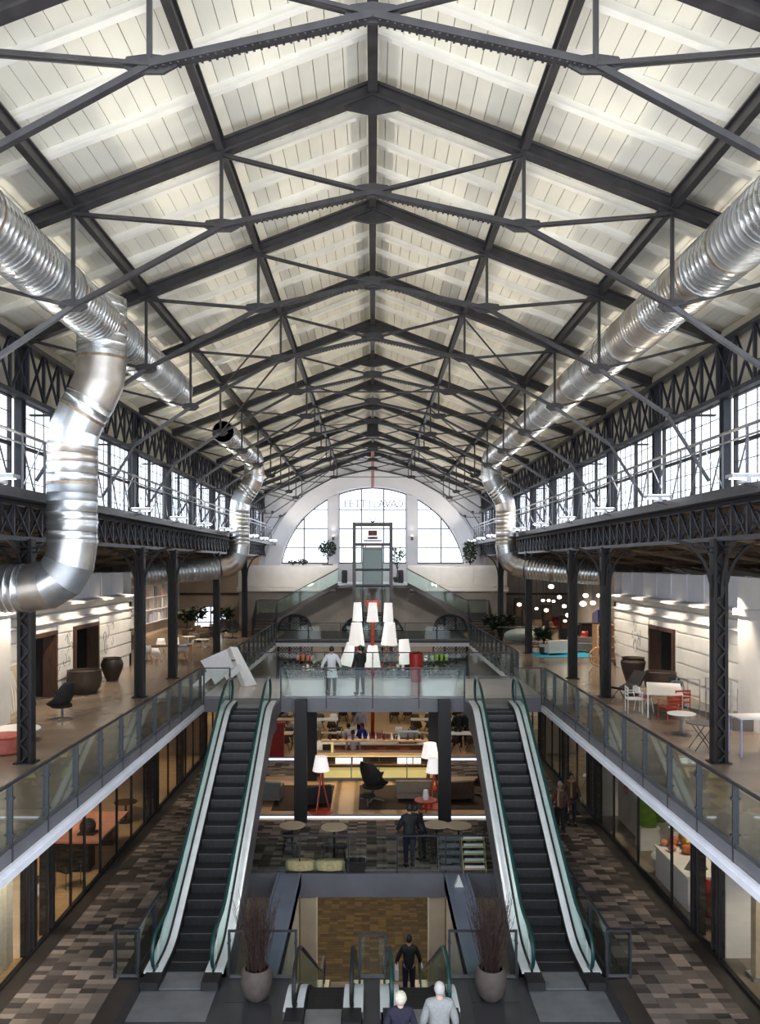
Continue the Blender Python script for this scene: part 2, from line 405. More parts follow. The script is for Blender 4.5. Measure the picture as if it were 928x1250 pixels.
# archivolt and pilasters
b = MB(); n = 48; r0, r1 = R+.03, 8.25
th0 = math.asin((H-CZ)/r0)*.9
for k in range(n):
    a0 = PI*k/n; a1 = PI*(k+1)/n
    pts = [(r0*math.cos(a0), CZ+r0*math.sin(a0)), (r1*math.cos(a0), CZ+r1*math.sin(a0)), (r1*math.cos(a1), CZ+r1*math.sin(a1)), (r0*math.cos(a1), CZ+r0*math.sin(a1))]
    if pts[0][1] > H-1.4: b.prism(pts, 'y', YE-.35, YE-.002)
for s in (-1, 1): b.box(s*2.97-.36, s*2.97+.36, YE-.2, YE-.002, H-1.35, archz(2.97)+.0).box(s*2.97-.42, s*2.97+.42, YE-.26, YE-.002, H+4.55, H+4.75)
struct(b, 'trim_1', M['wall_cool'])
# lunette windows: frame, panes
def lunette(name, x0, x1, vbars, hbars):
    f = MB(); y = YE+.25
    for vx in vbars: f.box(vx-.045, vx+.045, y-.05, y+.05, H, archz(vx)-.02)
    for hz in hbars:
        hw = math.sqrt(max(0, R*R-(hz-CZ)**2))
        a, c = max(x0, -hw), min(x1, hw)
        if c > a: f.box(a, c, y-.04, y+.04, hz-.04, hz+.04)
    f.box(x0, x1, y-.05, y+.05, H, H+.1)
    for e in (x0, x1):
        if archz(e)-H > .3: f.box(e-.05, e+.05, y-.06, y+.06, H, archz(e))
    N = 14
    for k in range(N):
        a = x0+(x1-x0)*k/N; c = x0+(x1-x0)*(k+1)/N
        f.bar((a, y, archz(a)-.04), (c, y, archz(c)-.04), .1, .1)
    o = struct(f, name, M['steel'])
    xs = sorted(set([x0]+list(vbars)+[x1])); zs = [H]+list(hbars)+[H+6.2]
    for a, c in zip(xs, xs[1:]):
        for p, q in zip(zs, zs[1:]):
            za = min(q, archz(a)); zc = min(q, archz(c))
            if max(za, zc) <= p+.05: continue
            MB().prism([(a, p), (c, p), (c, max(zc, p+.01)), (a, max(za, p+.01))], 'y', y-.006, y+.006).build('pane', M['glass_win'], o)
    return o
HB = [H+1.2, H+2.65, H+4.1]
l1 = lunette('window_23', -6.95, -3.39, [-5.2], HB)
l2 = lunette('window_24', -2.55, 2.55, [-.85, .85], HB)
l3 = lunette('window_25', 3.39, 6.95, [5.2], HB)
# faint lettering outside the middle window, seen from behind
for k, chh in enumerate('IETTILAVAC'):
    cu = bpy.data.curves.new('letter', 'FONT'); cu.body = chh; cu.size = .85; cu.extrude = .03; cu.align_x = 'CENTER'
    cu.materials.append(M['letter'])
    o = bpy.data.objects.new('letter', cu); COL.objects.link(o); o.parent = l2
    o.location = (-2.1+k*.465, YE+.75, H+4.3); o.rotation_euler = (PI/2, 0, 0)
    if chh in 'C': o.scale = (-1, 1, 1)
# ---- lean-to roofs
for s in (-1, 1):
    b = MB(); b.prism([(s*8.45, H+1.42), (s*15.2, H-.1), (s*15.2, H+.05), (s*8.45, H+1.57)], 'y', Y0, Y1+.4)
    o = struct(b, 'ceiling_lean_to_left' if s < 0 else 'ceiling_lean_to_right', M['lean'])
    me = MB().prism([(s*8.5, H+1.16), (s*15.1, H-.34), (s*15.1, H-.16), (s*8.5, H+1.38)], 'y', -.05, .05).mesh('roof_timber', M['lean_rafter'])
    y = Y0+.6
    while y < Y1: link('roof_timber', me, o, (0, y, 0)); y += 1.18
    me2 = MB()
    for x in (9.8, 11.4, 13.0): me2.box(s*x-.06, s*x+.06, Y0, Y1, H+1.16-.227*(x-8.5)-.16, H+1.16-.227*(x-8.5))
    me2.build('roof_purlin', M['lean_rafter'], o)
    # light trusses under the lean-to
    b = MB()
    for yy in BAYS:
        z = H+.62
        b.bar((s*8.3, yy, z), (s*14.9, yy, H-.55), .07, .09)
        for k in range(6):
            xa = 8.5+k*1.05; xb = xa+.52
            zt = lambda x: H+1.12-.227*(x-8.5); zl = lambda x: H+.6-.17*(x-8.5)
            b.bar((s*xa, yy, zl(xa)), (s*xb, yy, zt(xb)), .04, .04); b.bar((s*xb, yy, zt(xb)), (s*(xa+1.05), yy, zl(xa+1.05)), .04, .04)
    b.build('roof_brace', M['lean_rafter'], o)
# ---- gallery side walls with doorways (floor 2)
def sidewall(s, name, doors, y0, y1, x, z0, z1, mt, th=.35):
    b = MB(); xa, xb = min(s*x, s*(x+th)), max(s*x, s*(x+th)); y = y0
    for d0, d1, dz in sorted(doors):
        b.box(xa, xb, y, d0, z0, z1); b.box(xa, xb, d0, d1, z0+dz, z1); y = d1
    b.box(xa, xb, y, y1, z0, z1)
    return struct(b, name, mt)
DL = [(26.2, 28.9, 2.35), (30.6, 33.3, 2.35)]
DR = [(30.3, 33.0, 2.25)]
for s, D, nm in ((-1, DL, 'left'), (1, DR, 'right')):
    wl = sidewall(s, 'wall_'+nm, D, Y0, 38.0, 11.2, 4.2, 7.15, M['wall'])
    b = MB()
    for z in (4.75, 5.3, 5.85, 6.4):        # shallow horizontal courses
        y = Y0
        for d0, d1, dz in sorted(D)+[(38, 38, 0)]:
            b.box(min(s*11.16, s*11.2), max(s*11.16, s*11.2), y, d0-.15, z+.03, z+.50); y = d1+.15
    b.build('stone_course', M['wall'], wl)
    # cornice, upper parapet band made of panels
    c = MB(); c.prism([(s*11.3, 7.15), (s*10.85, 7.42), (s*10.85, 7.5), (s*11.3, 7.55)], 'y', Y0, 38.0)
    c.prism([(s*11.3, 6.75), (s*11.05, 6.85), (s*11.05, 6.9), (s*11.3, 6.95)], 'y', Y0, 38.0)
    struct(c, 'trim_2' if s < 0 else 'trim_3', M['wall'])
    me = MB().box(min(s*11.3, s*11.38), max(s*11.3, s*11.38), .01, 1.55, 7.5, 8.5).box(min(s*11.24, s*11.44), max(s*11.24, s*11.44), .01, .08, 7.5, 8.52).mesh('parapet_panel', M['wall_cool'])
    y = Y0
    while y < 37: link('parapet_panel', me, wl, (0, y, 0)); y += 1.56
    # return wall at the end of the white wall, outer wall and tan end wall
    b = MB().box(min(s*11.2, s*15), max(s*11.2, s*15), 37.7, 38.0, 4.2, 8.5); struct(b, 'wall_return_'+nm, M['wall'])
    b = MB().box(min(s*14.6, s*15), max(s*14.6, s*15), Y0, Y1, -.3, 10); struct(b, 'wall_outer_'+nm, M['wall_warm'] if s < 0 else M['wall_grey'])
    # doors: timber jamb, with black panels painting the darkness of the room behind
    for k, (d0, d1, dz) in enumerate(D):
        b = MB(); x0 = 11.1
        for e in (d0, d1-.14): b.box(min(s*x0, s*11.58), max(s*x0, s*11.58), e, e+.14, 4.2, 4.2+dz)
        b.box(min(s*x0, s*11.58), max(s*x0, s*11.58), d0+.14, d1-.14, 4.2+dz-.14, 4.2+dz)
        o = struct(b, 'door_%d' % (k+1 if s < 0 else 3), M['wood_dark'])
        b = MB().box(min(s*12.85, s*12.9), max(s*12.85, s*12.9), d0-.3, d1+.3, 4.2, 4.2+dz+.2); b.build('painted_dark_back', M['dark'], o)
        MB().box(min(s*11.6, s*12.9), max(s*11.6, s*12.9), d1+.02, d1+.1, 4.2, 4.2+dz).box(min(s*11.6, s*12.9), max(s*11.6, s*12.9), d0+.14, d1, 4.2+dz, 4.2+dz+.05).build('painted_dark_lining', M['dark'], o)
# near pilaster by the white table side
struct(MB().box(10.7, 11.25, 22.2, 24.0, 4.2, 8.5).box(10.6, 11.25, 22.1, 24.1, 7.4, 7.6), 'trim_4', M['wall'])
struct(MB().box(-11.25, -10.7, 22.0, 24.2, 4.2, 8.5).box(-11.25, -10.6, 21.9, 24.3, 7.4, 7.6), 'trim_5', M['wall'])
# small wall marks: dark drawn figures on the plaster
def marks(s, y, z, seed, nm):
    r = random.Random(seed); b = MB()
    for k in range(6):
        cy, cz = y+r.uniform(-.7, .7), z+r.uniform(-.55, .55); pts = []
        a0 = r.uniform(0, 6); rr = r.uniform(.08, .22)
        for q in range(7): pts.append((s*11.145, cy+rr*math.cos(a0+q*.7), cz+1.5*rr*math.sin(a0+q*.7)))
        b.tube(pts, .006, 5)
    o = b.build(nm, M['dark']); return o
tag(marks(1, 34.6, 5.9, 3, 'wall_drawing'), 'black line lettering figures on white wall above the tall brown vase', 'wall drawing')
tag(marks(-1, 34.7, 5.9, 4, 'wall_drawing'), 'black line figures drawn on white wall above the black clay jar', 'wall drawing')
tag(marks(-1, 29.7, 5.7, 5, 'wall_drawing'), 'small black drawn figures on white pier between the two dark doorways', 'wall drawing')
# ---- tan end walls of the galleries with arched window
for s, nm, mt in ((-1, 'left', 'wall_warm'), (1, 'right', 'wall_grey')):
    b = MB(); yb = 61.6
    cx, r = 12.2, 1.2; zc = 4.5
    if s < 0:
        xs = [8.6]+[cx-r+2*r*k/16 for k in range(17)]+[15.2]
        for a, c in zip(xs, xs[1:]):
            za = zc+math.sqrt(max(0, r*r-(a-cx)**2)); zcc = zc+math.sqrt(max(0, r*r-(c-cx)**2))
            ins = a >= cx-r-.001 and c <= cx+r+.001
            b.prism([(s*a, za if ins else 0), (s*c, zcc if ins else 0), (s*c, 10.5), (s*a, 10.5)], 'y', yb, yb+.4)
            if ins: b.prism([(s*a, 0), (s*c, 0), (s*c, 3.2), (s*a, 3.2)], 'y', yb, yb+.4)
        struct(b, 'wall_end_'+nm, M[mt])
        f = MB()
        for k in range(12):
            a0, a1 = PI*k/12, PI*(k+1)/12
            f.bar((s*cx+r*math.cos(a0), yb+.1, zc+r*math.sin(a0)), (s*cx+r*math.cos(a1), yb+.1, zc+r*math.sin(a1)), .1, .1)
        f.box(s*cx-.05, s*cx+.05, yb+.05, yb+.15, 3.2, zc+r); f.box(s*cx-r, s*cx+r, yb+.05, yb+.15, zc-.04, zc+.04)
        o = struct(f, 'window_26', M['steel']); MB().box(s*cx-r, s*cx+r, yb+.2, yb+.22, 3.2, zc+r).build('pane', M['glass_win'], o)
    else:
        b.box(8.6, 15.2, yb, yb+.4, -.2, 10.5); struct(b, 'wall_end_'+nm, M[mt])
    t = MB().box(min(s*8.6, s*14.6), max(s*8.6, s*14.6), yb-.12, yb-.002, 6.55, 6.7); struct(t, 'trim_6' if s < 0 else 'trim_7', M['wood_dark'])
# ---- floor 2: galleries, bridge, far deck
FT = 4.2
def slab(b, x0, x1, y0, y1, z, th=.42): b.box(x0, x1, y0, y1, z-th, z)
for s, nm in ((-1, 'left'), (1, 'right')):
    b = MB(); slab(b, min(s*6.0, s*14.6), max(s*6.0, s*14.6), Y0, 61.6, FT, .30); struct(b, 'floor_gallery_'+nm, M['gallery'])
    b = MB(); b.box(min(s*5.93, s*5.998), max(s*5.93, s*5.998), Y0, 28.46, FT-.20, FT+.02); b.box(min(s*5.93, s*5.998), max(s*5.93, s*5.998), 33.64, 50, FT-.20, FT+.02)
    struct(b, 'trim_8' if s < 0 else 'trim_9', M['fascia'])
    b = MB(); b.box(min(s*5.84, s*6.2), max(s*5.84, s*6.2), Y0, 28.46, FT-.42, FT-.30); b.box(min(s*5.84, s*6.2), max(s*5.84, s*6.2), 33.64, 50, FT-.42, FT-.30)
    b.box(min(s*5.86, s*5.93), max(s*5.86, s*5.93), Y0, 28.46, FT-.30, FT-.21)
    struct(b, 'trim_10' if s < 0 else 'trim_11', M['lip'])
b = MB(); slab(b, -5.998, 5.998, 28.56, 33.6, FT, .40)
struct(b, 'floor_bridge', M['bridge'])
b = MB(); b.box(-5.92, 5.92, 28.48, 28.558, FT-.46, FT+.01); struct(b, 'trim_12', M['fascia'])
b = MB(); slab(b, -5.998, 5.998, 50.06, 57.2, FT, .30); struct(b, 'floor_far_deck', M['floor_dark'])
struct(MB().box(-5.92, 5.92, 49.98, 50.058, FT-.30, FT-.14).box(-5.92, 5.92, 49.9, 50.058, FT-.36, FT-.30), 'trim_13', M['lip'])
# ---- floor 1
b = MB()
for s in (-1, 1): b.box(min(s*5.02, s*7.8), max(s*5.02, s*7.8), 12, 61.6, -.3, 0); b.box(min(s*5.02, s*7.8), max(s*5.02, s*7.8), 8, 12, -.3, 0)
struct(b, 'floor_aisles', M['floor_brown'])
b = MB(); b.box(-5.018, 5.018, 8, 15.6, -.3, 0)
for xa, xb in ((-5.018, -1.74), (-.20, .16), (1.70, 5.018)): b.box(xa, xb, 15.6, 17.62, -.3, 0)
fl = struct(b, 'floor_entrance', M['floor_dark'])
me = MB().box(.01, .99, .01, .99, 0, .008).mesh('tile', M['floor_dark'])
for i in range(10):
    for j in range(4):
        x, y = -5+i, 13.6+j
        if abs(x+.5-(-4)) < 1.01 or abs(x+.5-4) < 1.01 or abs(x+.5) < 1.51 and y > 15.5: continue
        link('tile', me, fl, (x, y, 0))
b = MB(); b.box(-5.018, 5.018, 23.55, 61.6, -.6, 0); struct(b, 'floor_atrium', M['wood_floor'])
struct(MB().box(-5.0, 5.0, 23.47, 23.548, -.66, .01), 'trim_14', M['fascia'])
for s in (-1, 1):
    b = MB(); b.box(min(s*7.8, s*14.6), max(s*7.8, s*14.6), 8, 61.6, -.3, .01); struct(b, 'floor_shop_left' if s < 0 else 'floor_shop_right', M['wood_floor'] if s < 0 else M['gallery'])
# floor-1 opening edge beams with pale inner walls
for s in (-1, 1):
    b = MB(); b.box(min(s*2.05, s*2.72), max(s*2.05, s*2.72), 17.64, 23.46, -.35, .0)
    b.box(min(s*2.05, s*2.12), max(s*2.05, s*2.12), 17.64, 23.46, -.34, .05); b.box(min(s*2.65, s*2.72), max(s*2.65, s*2.72), 17.64, 23.46, -.34, .05)
    struct(b, 'trim_15' if s < 0 else 'trim_16', M['beam_blue'])
    b = MB(); b.box(min(s*2.1, s*2.3), max(s*2.1, s*2.3), 17.7, 23.4, -4.5, -.36); b.box(min(s*2.3, s*5.0), max(s*2.3, s*5.0), 23.6, 23.9, -4.5, -.62)
    struct(b, 'wall_stairwell_left' if s < 0 else 'wall_stairwell_right', M['beige'])
    struct(MB().box(min(s*5.02, s*5.2), max(s*5.02, s*5.2), 12, 23.5, -4.5, -.31), 'wall_pit_left' if s < 0 else 'wall_pit_right', M['wood_dark'])
for s in (-1, 1): struct(MB().box(min(s*1.62, s*2.08), max(s*1.62, s*2.08), 23.58, 24.1, -4.5, -.62), 'wall_stair_pier_left' if s < 0 else 'wall_stair_pier_right', M['beige'])
# floor 0
struct(MB().box(-5.2, 5.2, 12, 42, -4.8, -4.5), 'floor_lower', M['floor_brown'])
struct(MB().box(-5.2, 5.2, 42, 42.3, -4.8, -.62), 'wall_lower_back', M['beige'])
struct(MB().box(-5.2, 5.2, 12, 12.2, -4.8, -.3), 'wall_lower_front', M['dark'])
# ---- shops: ceiling and party walls
for s, nm in ((-1, 'left'), (1, 'right')):
    struct(MB().box(min(s*6.25, s*14.6), max(s*6.25, s*14.6), 8, 61.6, 3.72, 3.89), 'ceiling_shop_'+nm, M['dark'])
    walls = (18.45, 28.9, 38.4, 47.9)
    b = MB()
    for y in walls: b.box(min(s*7.95, s*14.6), max(s*7.95, s*14.6), y, y+.12, 0.01, 3.72)
    struct(b, 'wall_shops_'+nm, M['wall'] if s > 0 else M['wall_warm'])
# ---- mosaic carpet tiles, 300 as objects, rest one stuff object
def stripe(name, c1, c2, scale, rot):
    m = bpy.data.materials.new(name); m.use_nodes = True; t = m.node_tree; bs = t.nodes['Principled BSDF']; bs.inputs['Roughness'].default_value = .95
    tc = t.nodes.new('ShaderNodeTexCoord'); mp = t.nodes.new('ShaderNodeMapping'); mp.inputs['Rotation'].default_value = (0, 0, rot)
    wv = t.nodes.new('ShaderNodeTexWave'); wv.inputs['Scale'].default_value = scale; wv.inputs['Distortion'].default_value = 1.2
    nn = t.nodes.new('ShaderNodeTexNoise'); nn.inputs['Scale'].default_value = 2.2
    mx = t.nodes.new('ShaderNodeMix'); mx.data_type = 'RGBA'; mx.blend_type = 'MULTIPLY'; mx.inputs[0].default_value = .6
    r = t.nodes.new('ShaderNodeValToRGB'); r.color_ramp.elements[0].color = (*c1, 1); r.color_ramp.elements[1].color = (*c2, 1)
    t.links.new(tc.outputs['Object'], mp.inputs['Vector']); t.links.new(mp.outputs['Vector'], wv.inputs['Vector']); t.links.new(tc.outputs['Object'], nn.inputs['Vector'])
    t.links.new(wv.outputs['Fac'], r.inputs['Fac']); t.links.new(r.outputs['Color'], mx.inputs[6]); t.links.new(nn.outputs['Fac'], mx.inputs[7])
    t.links.new(mx.outputs[2], bs.inputs['Base Color']); return m
dk, md, lt = (.030, .022, .019), (.20, .145, .120), (.66, .53, .45)
CT = [stripe('carpet_a', dk, md, 14, .4), stripe('carpet_b', md, lt, 12, 1.4), stripe('carpet_c', dk, lt, 11, 2.3), stripe('carpet_d', md, (.26, .22, .19), 8, 0),
      stripe('carpet_e', (.20, .17, .15), lt, 9, .8), stripe('carpet_f', dk, (.11, .09, .08), 12, 1.9), stripe('carpet_g', dk, (.34, .28, .24), 16, .6)]
PW = [3, 2, 3, 4, 1, 5, 3]
carpet = struct(MB().box(-7.35, -5.45, 12, 52, .0, .006).box(5.45, 7.35, 12, 52, .0, .006).box(-5.0, 5.0, 23.6, 28.4, 0, .006).box(-5.0, -2.9, 33.6, 37, 0, .006).box(2.9, 5.0, 33.6, 37, 0, .006), 'floor_carpet', CT[5])
TM = [MB().box(0.003, .314, 0.003, .187, 0, .010+.002*k).mesh('carpet_tile', CT[k]) for k in range(7)]
rest = MB(); cnt = 0
def tiles(x0, nx, y0, y1, asobj):
    global cnt
    j = 0; y = y0
    while y < y1:
        for i in range(nx):
            k = random.choices(range(7), PW)[0]
            xx = x0+i*.317
            if asobj and cnt < 300: link('carpet_tile', TM[k], carpet, (xx, y, .006)); cnt += 1
            else: rest.mi = k; rest.box(xx+.003, xx+.314, y+.003, y+.187, .006, .016+.002*k)
        y += .19; j += 1
tiles(-7.35, 6, 15.6, 20.3, True); tiles(5.45, 6, 15.6, 20.3, True)
tiles(-7.35, 6, 20.35, 52, False); tiles(5.45, 6, 20.35, 52, False)
tiles(-7.35, 6, 13.1, 15.5, False); tiles(5.45, 6, 13.1, 15.5, False)
tiles(-4.95, 31, 23.62, 28.3, False); tiles(-4.95, 6, 33.7, 36.8, False); tiles(2.95, 6, 33.7, 36.8, False)
rest.build('carpet_tiles_beyond', CT, carpet, kind='stuff')
# golden mosaic on the lower floor
lo = MB(); y = 23.6
gold_m = [stripe('lower_a', (.05, .035, .014), (.13, .092, .036), 15, .5), stripe('lower_b', (.08, .056, .022), (.20, .145, .06), 15, 1.2), stripe('lower_c', (.04, .03, .012), (.10, .07, .03), 4, 2)]
lowrug = struct(MB().box(-5, 5, 17, 41.8, -4.5, -4.494), 'floor_lower_carpet', gold_m[2])
while y < 41.5:
    x = -4.9
    while x < 4.6:
        lo.mi = random.randrange(3); lo.box(x, x+.29, y, y+.19, -4.494, -4.48); x += .30
    y += .20
lo.build('carpet_tiles_lower', gold_m, lowrug, kind='stuff')
# ================================================================= ROOF TRUSSES
def Zd(d): return H+d
NODES = {'A': (2.7, 7.30), 'B': (5.35, 6.24), 'C': (0, 6.62), 'D': (2.7, 6.02), 'E': (5.35, 4.59), 'F': (6.97, 3.5), 'G': (7.95, 1.95), 'W': (8.12, 5.28)}
P = lambda k, s: (s*NODES[k][0], 0, NODES[k][1])
def truss_meshes():
    out = []
    def raf(s):
        b = MB(); z = lambda x: 8.32-.385*x
        b.prism([(0, z(0)), (s*8.2, z(8.2)), (s*8.2, z(8.2)+.05), (0, z(0)+.05)], 'y', -.11, .11)
        b.prism([(0, z(0)+.05), (s*8.2, z(8.2)+.05), (s*8.2, z(8.2)+.24), (0, z(0)+.24)], 'y', -.03, .03)
        b.prism([(0, z(0)+.24), (s*8.2, z(8.2)+.24), (s*8.2, z(8.2)+.29), (0, z(0)+.29)], 'y', -.09, .09)
        return b.mesh('rafter', M['steel'])
    def two(p, q, wd, hh, m, nm):
        b = MB(); b.bar(Vector(p)+Vector((0, .045, 0)), Vector(q)+Vector((0, .045, 0)), wd, hh, up=(0, 1, 0)); b.bar(Vector(p)-Vector((0, .045, 0)), Vector(q)-Vector((0, .045, 0)), wd, hh, up=(0, 1, 0))
        return b.mesh(nm, m)
    def gus(x, z, wd, hh):
        b = MB(); pts = [(x-wd, z-hh*.2), (x-wd*.5, z-hh), (x+wd*.5, z-hh), (x+wd, z-hh*.2), (x+wd*.8, z+hh*.7), (x, z+hh), (x-wd*.8, z+hh*.7)]
        b.prism(pts, 'y', -.02, .02)
        for k in range(5):
            for sy in (-1, 1): b.cbox((x-wd*.6+k*wd*.3, sy*.028, z-hh*.2), (.035, .016, .035))
        return b.mesh('gusset_plate', M['steel'])
    for s in (-1, 1):
        out.append(('rafter', raf(s)))
        # riveted heavy chord from the middle node to D, with rivet rows
        b = MB(); p, q = Vector(P('C', s)), Vector(P('D', s)); b.bar(p, q, .14, .09); d = (q-p)
        for k in range(1, 30):
            c = p+d*k/30
            for yy in (-.05, .05): b.cbox((c.x, yy, c.z-.062), (.03, .03, .016))
        out.append(('lower_chord', b.mesh('lower_chord', M['steel'])))
        out.append(('lower_tie', MB().bar(P('D', s), P('E', s), .10, .08).mesh('lower_tie', M['steel'])))
        out.append(('lower_tie', MB().bar(P('E', s), P('F', s), .10, .08).bar(P('F', s), P('G', s), .08, .06).mesh('lower_tie', M['steel_light'])))
        for a, c, m in (('A', 'D', 'steel'), ('B', 'E', 'steel')):
            out.append(('post', MB().bar(P(a, s), P(c, s), .06, .06, up=(0, 1, 0)).mesh('post', M[m])))
        for a, c in (('A', 'C'), ('B', 'D'), ('W', 'E')): out.append(('strut', two(P(a, s), P(c, s), .05, .03, M['steel'], 'strut')))
        out.append(('strut', two(P('F', s), (s*8.1, 0, 3.5), .04, .03, M['steel'], 'strut')))
        for k, wd, hh in (('D', .34, .12), ('E', .26, .12), ('A', .24, .13), ('B', .24, .13), ('F', .12, .09)): out.append(('gusset_plate', gus(P(k, s)[0], P(k, s)[2]+(.02 if k in 'DE' else .1), wd, hh)))
    out.append(('gusset_plate', gus(0, 6.66, .34, .13)))
    b = MB(); b.prism([(-.5, 8.12), (0, 8.02), (.5, 8.12), (.42, 8.3), (0, 8.62), (-.42, 8.3)], 'y', -.05, .05); out.append(('ridge_plate', b.mesh('ridge_plate', M['steel'])))
    out.append(('post', MB().box(-.05, .05, -.05, .05, 6.7, 8.1).mesh('king_post', M['steel'])))
    return out
TMESH = truss_meshes()
for i, y in enumerate(BAYS):
    t = thing('roof_truss', '%s dark steel roof truss counted from the camera, spanning under the cream boards' % ORD[i], 'roof truss', (0, y, H), group='roof trusses of the hall')
    for nm, me in TMESH:
        if me.name.startswith('king_post'): continue
        link(nm, me, t)
# purlins, long beams along the hall
def ibeam(b, x, z0, z1, wf=.16, y0=Y0, y1=Y1, slope=0):
    b.box(x-wf/2, x+wf/2, y0, y1, z0, z0+.03); b.box(x-.02, x+.02, y0, y1, z0+.03, z1-.03); b.box(x-wf/2, x+wf/2, y0, y1, z1-.03, z1)
for x, lab in ((0, 'dark ridge beam running along the middle of the cream ceiling'), (2.7, 'upper roof purlin beside the ridge, white table side'), (-2.7, 'upper roof purlin beside the ridge, red pouf side'),
               (5.35, 'lower roof purlin above the long silver duct, white table side'), (-5.35, 'lower roof purlin above the elbowed silver duct, red pouf side')):
    b = MB(); zt = ZB(abs(x)+.1)-.20
    ibeam(b, x, zt-.26, zt-.0, .13 if x else .17)
    tag(b.build('roof_purlin', M['steel']), lab, 'purlin', 'roof purlins')
# ties / cross bracing between trusses
br = MB()
for i in range(4, 11):
    for s in (-1, 1):
        pass
t = thing('roof_bracing', 'thin crossed steel rods between the roof trusses toward the arched window', 'bracing', (0, 0, 0))
for i in (4, 7, 10):
    ya, yb = BAYS[i-1], BAYS[i]
    for s in (-1, 1):
        MB().bar((0, ya, H+6.62), (s*2.7, yb, H+7.2), .04, .04).build('brace_rod', M['steel'], t)
        MB().bar((s*2.7, ya, H+7.2), (s*5.35, yb, H+6.1), .04, .04).build('brace_rod', M['steel'], t)
        MB().bar((s*2.7, ya, H+6.0), (s*5.35, yb, H+4.6), .04, .04).build('brace_rod', M['steel'], t)
        MB().bar((s*2.7, yb, H+6.04), (0, yb, H+6.04), .05, .05).build('brace_rod', M['steel'], t)
        MB().bar((s*5.35, yb, H+4.62), (s*2.7, yb, H+6.0-.0), .03, .03).build('brace_rod', M['steel'], t)
# ================================================================= LATTICE GIRDERS
def girder(s, z0, z1, npan, lab, deep):
    x = s*8.15
    t = thing('lattice_girder', lab, 'lattice girder', (x, 0, 0), group='lattice girders along the hall walls')
    for z in (z0, z1): MB().box(-.09, .09, Y0, Y1, z-.05, z+.05).build('chord', M['steel_blue'], t)
    L = 4.72/npan; hh = z1-z0-.1
    d1 = MB().bar((0, .06, 0), (0, L-.04, hh), .03, .06, up=(1, 0, 0)).mesh('diagonal', M['steel_blue'])
    d2 = MB().bar((.03, .06, hh), (.03, L-.04, 0), .03, .06, up=(1, 0, 0)).mesh('diagonal', M['steel_blue'])
    po = MB().box(-.035, .035, -.035, .035, 0, hh).mesh('post', M['steel_blue'])
    rg = MB().tube([(0, L/2+.16*math.cos(a*PI/6), hh/2+.16*math.sin(a*PI/6)) for a in range(13)], .02, 4, False).mesh('ring', M['steel_blue'])
    for y in [BAYS[0]-4.72]+BAYS[:-1]:
        for k in range(npan):
            yy = y+k*L
            if yy < Y0: continue
            link('diagonal', d1, t, (0, yy, z0+.05)); link('diagonal', d2, t, (0, yy, z0+.05)); link('post', po, t, (0, yy, z0+.05))
            if deep: link('ring', rg, t, (0, yy, z0+.05))
for s in (-1, 1):
    girder(s, H+3.88, H+5.15, 5, 'upper lattice girder above the clerestory windows, %s' % SIDE[s], False)
    girder(s, H+.58, H+1.38, 6, 'lower lattice girder below the clerestory ledge, %s' % SIDE[s], True)
# ================================================================= COLUMNS
def column_lower():
    t = []
    b = MB(); hw = .17
    for sx in (-1, 1):
        b.box(sx*hw-.025*sx, sx*hw, -.13, .13, 0, H+.58-FT)
    for sy in (-1, 1): b.box(-hw+.025, -hw+.08, sy*.13-.02*sy, sy*.13, 0, H+.58-FT).box(hw-.08, hw-.025, sy*.13-.02*sy, sy*.13, 0, H+.58-FT)
    b.box(-hw+.03, hw-.03, -.03, .03, 0, H+.58-FT)
    t.append(('shaft', b.mesh('shaft', M['column'])))
    b = MB(); n = 11; L = (H+.58-FT)/n
    for k in range(n):
        for sy in (-1, 1):
            b.bar((-hw+.06, sy*.14, k*L), (hw-.06, sy*.14, k*L+L/2), .05, .014, up=(0, 1, 0)); b.bar((hw-.06, sy*.14, k*L+L/2), (-hw+.06, sy*.14, (k+1)*L), .05, .014, up=(0, 1, 0))
    t.append(('lacing', b.mesh('lacing', M['column'])))
    t.append(('base_plate', MB().box(-.24, .24, -.2, .2, 0, .03).mesh('base_plate', M['column'])))
    for ax in (0, 1):
        for sg in (-1, 1):
            b = MB(); zt = H+.56-FT; pts = []
            for k in range(8):
                a = k/7*PI/2; pts.append(((.15+1.0*(1-math.cos(a))), zt-1.35*(1-math.sin(a))))
            pp = [((sg*p, 0, z) if ax == 0 else (0, sg*p, z)) for p, z in pts]
            for p, q in zip(pp, pp[1:]): b.bar(p, q, .07, .07)
            i3 = pp[4]; b.bar((0, 0, i3[2]), i3, .04, .04); i3 = pp[6]; b.bar((0, 0, i3[2]-.2), i3, .04, .04)
            t.append(('bracket', b.mesh('bracket', M['column'])))
    return t
CL = column_lower()
LOWY = [1, 2, 4, 5, 7, 9]       # truss stations that carry a full height column
names = ['first', 'second', 'third', 'fourth', 'fifth', 'sixth']
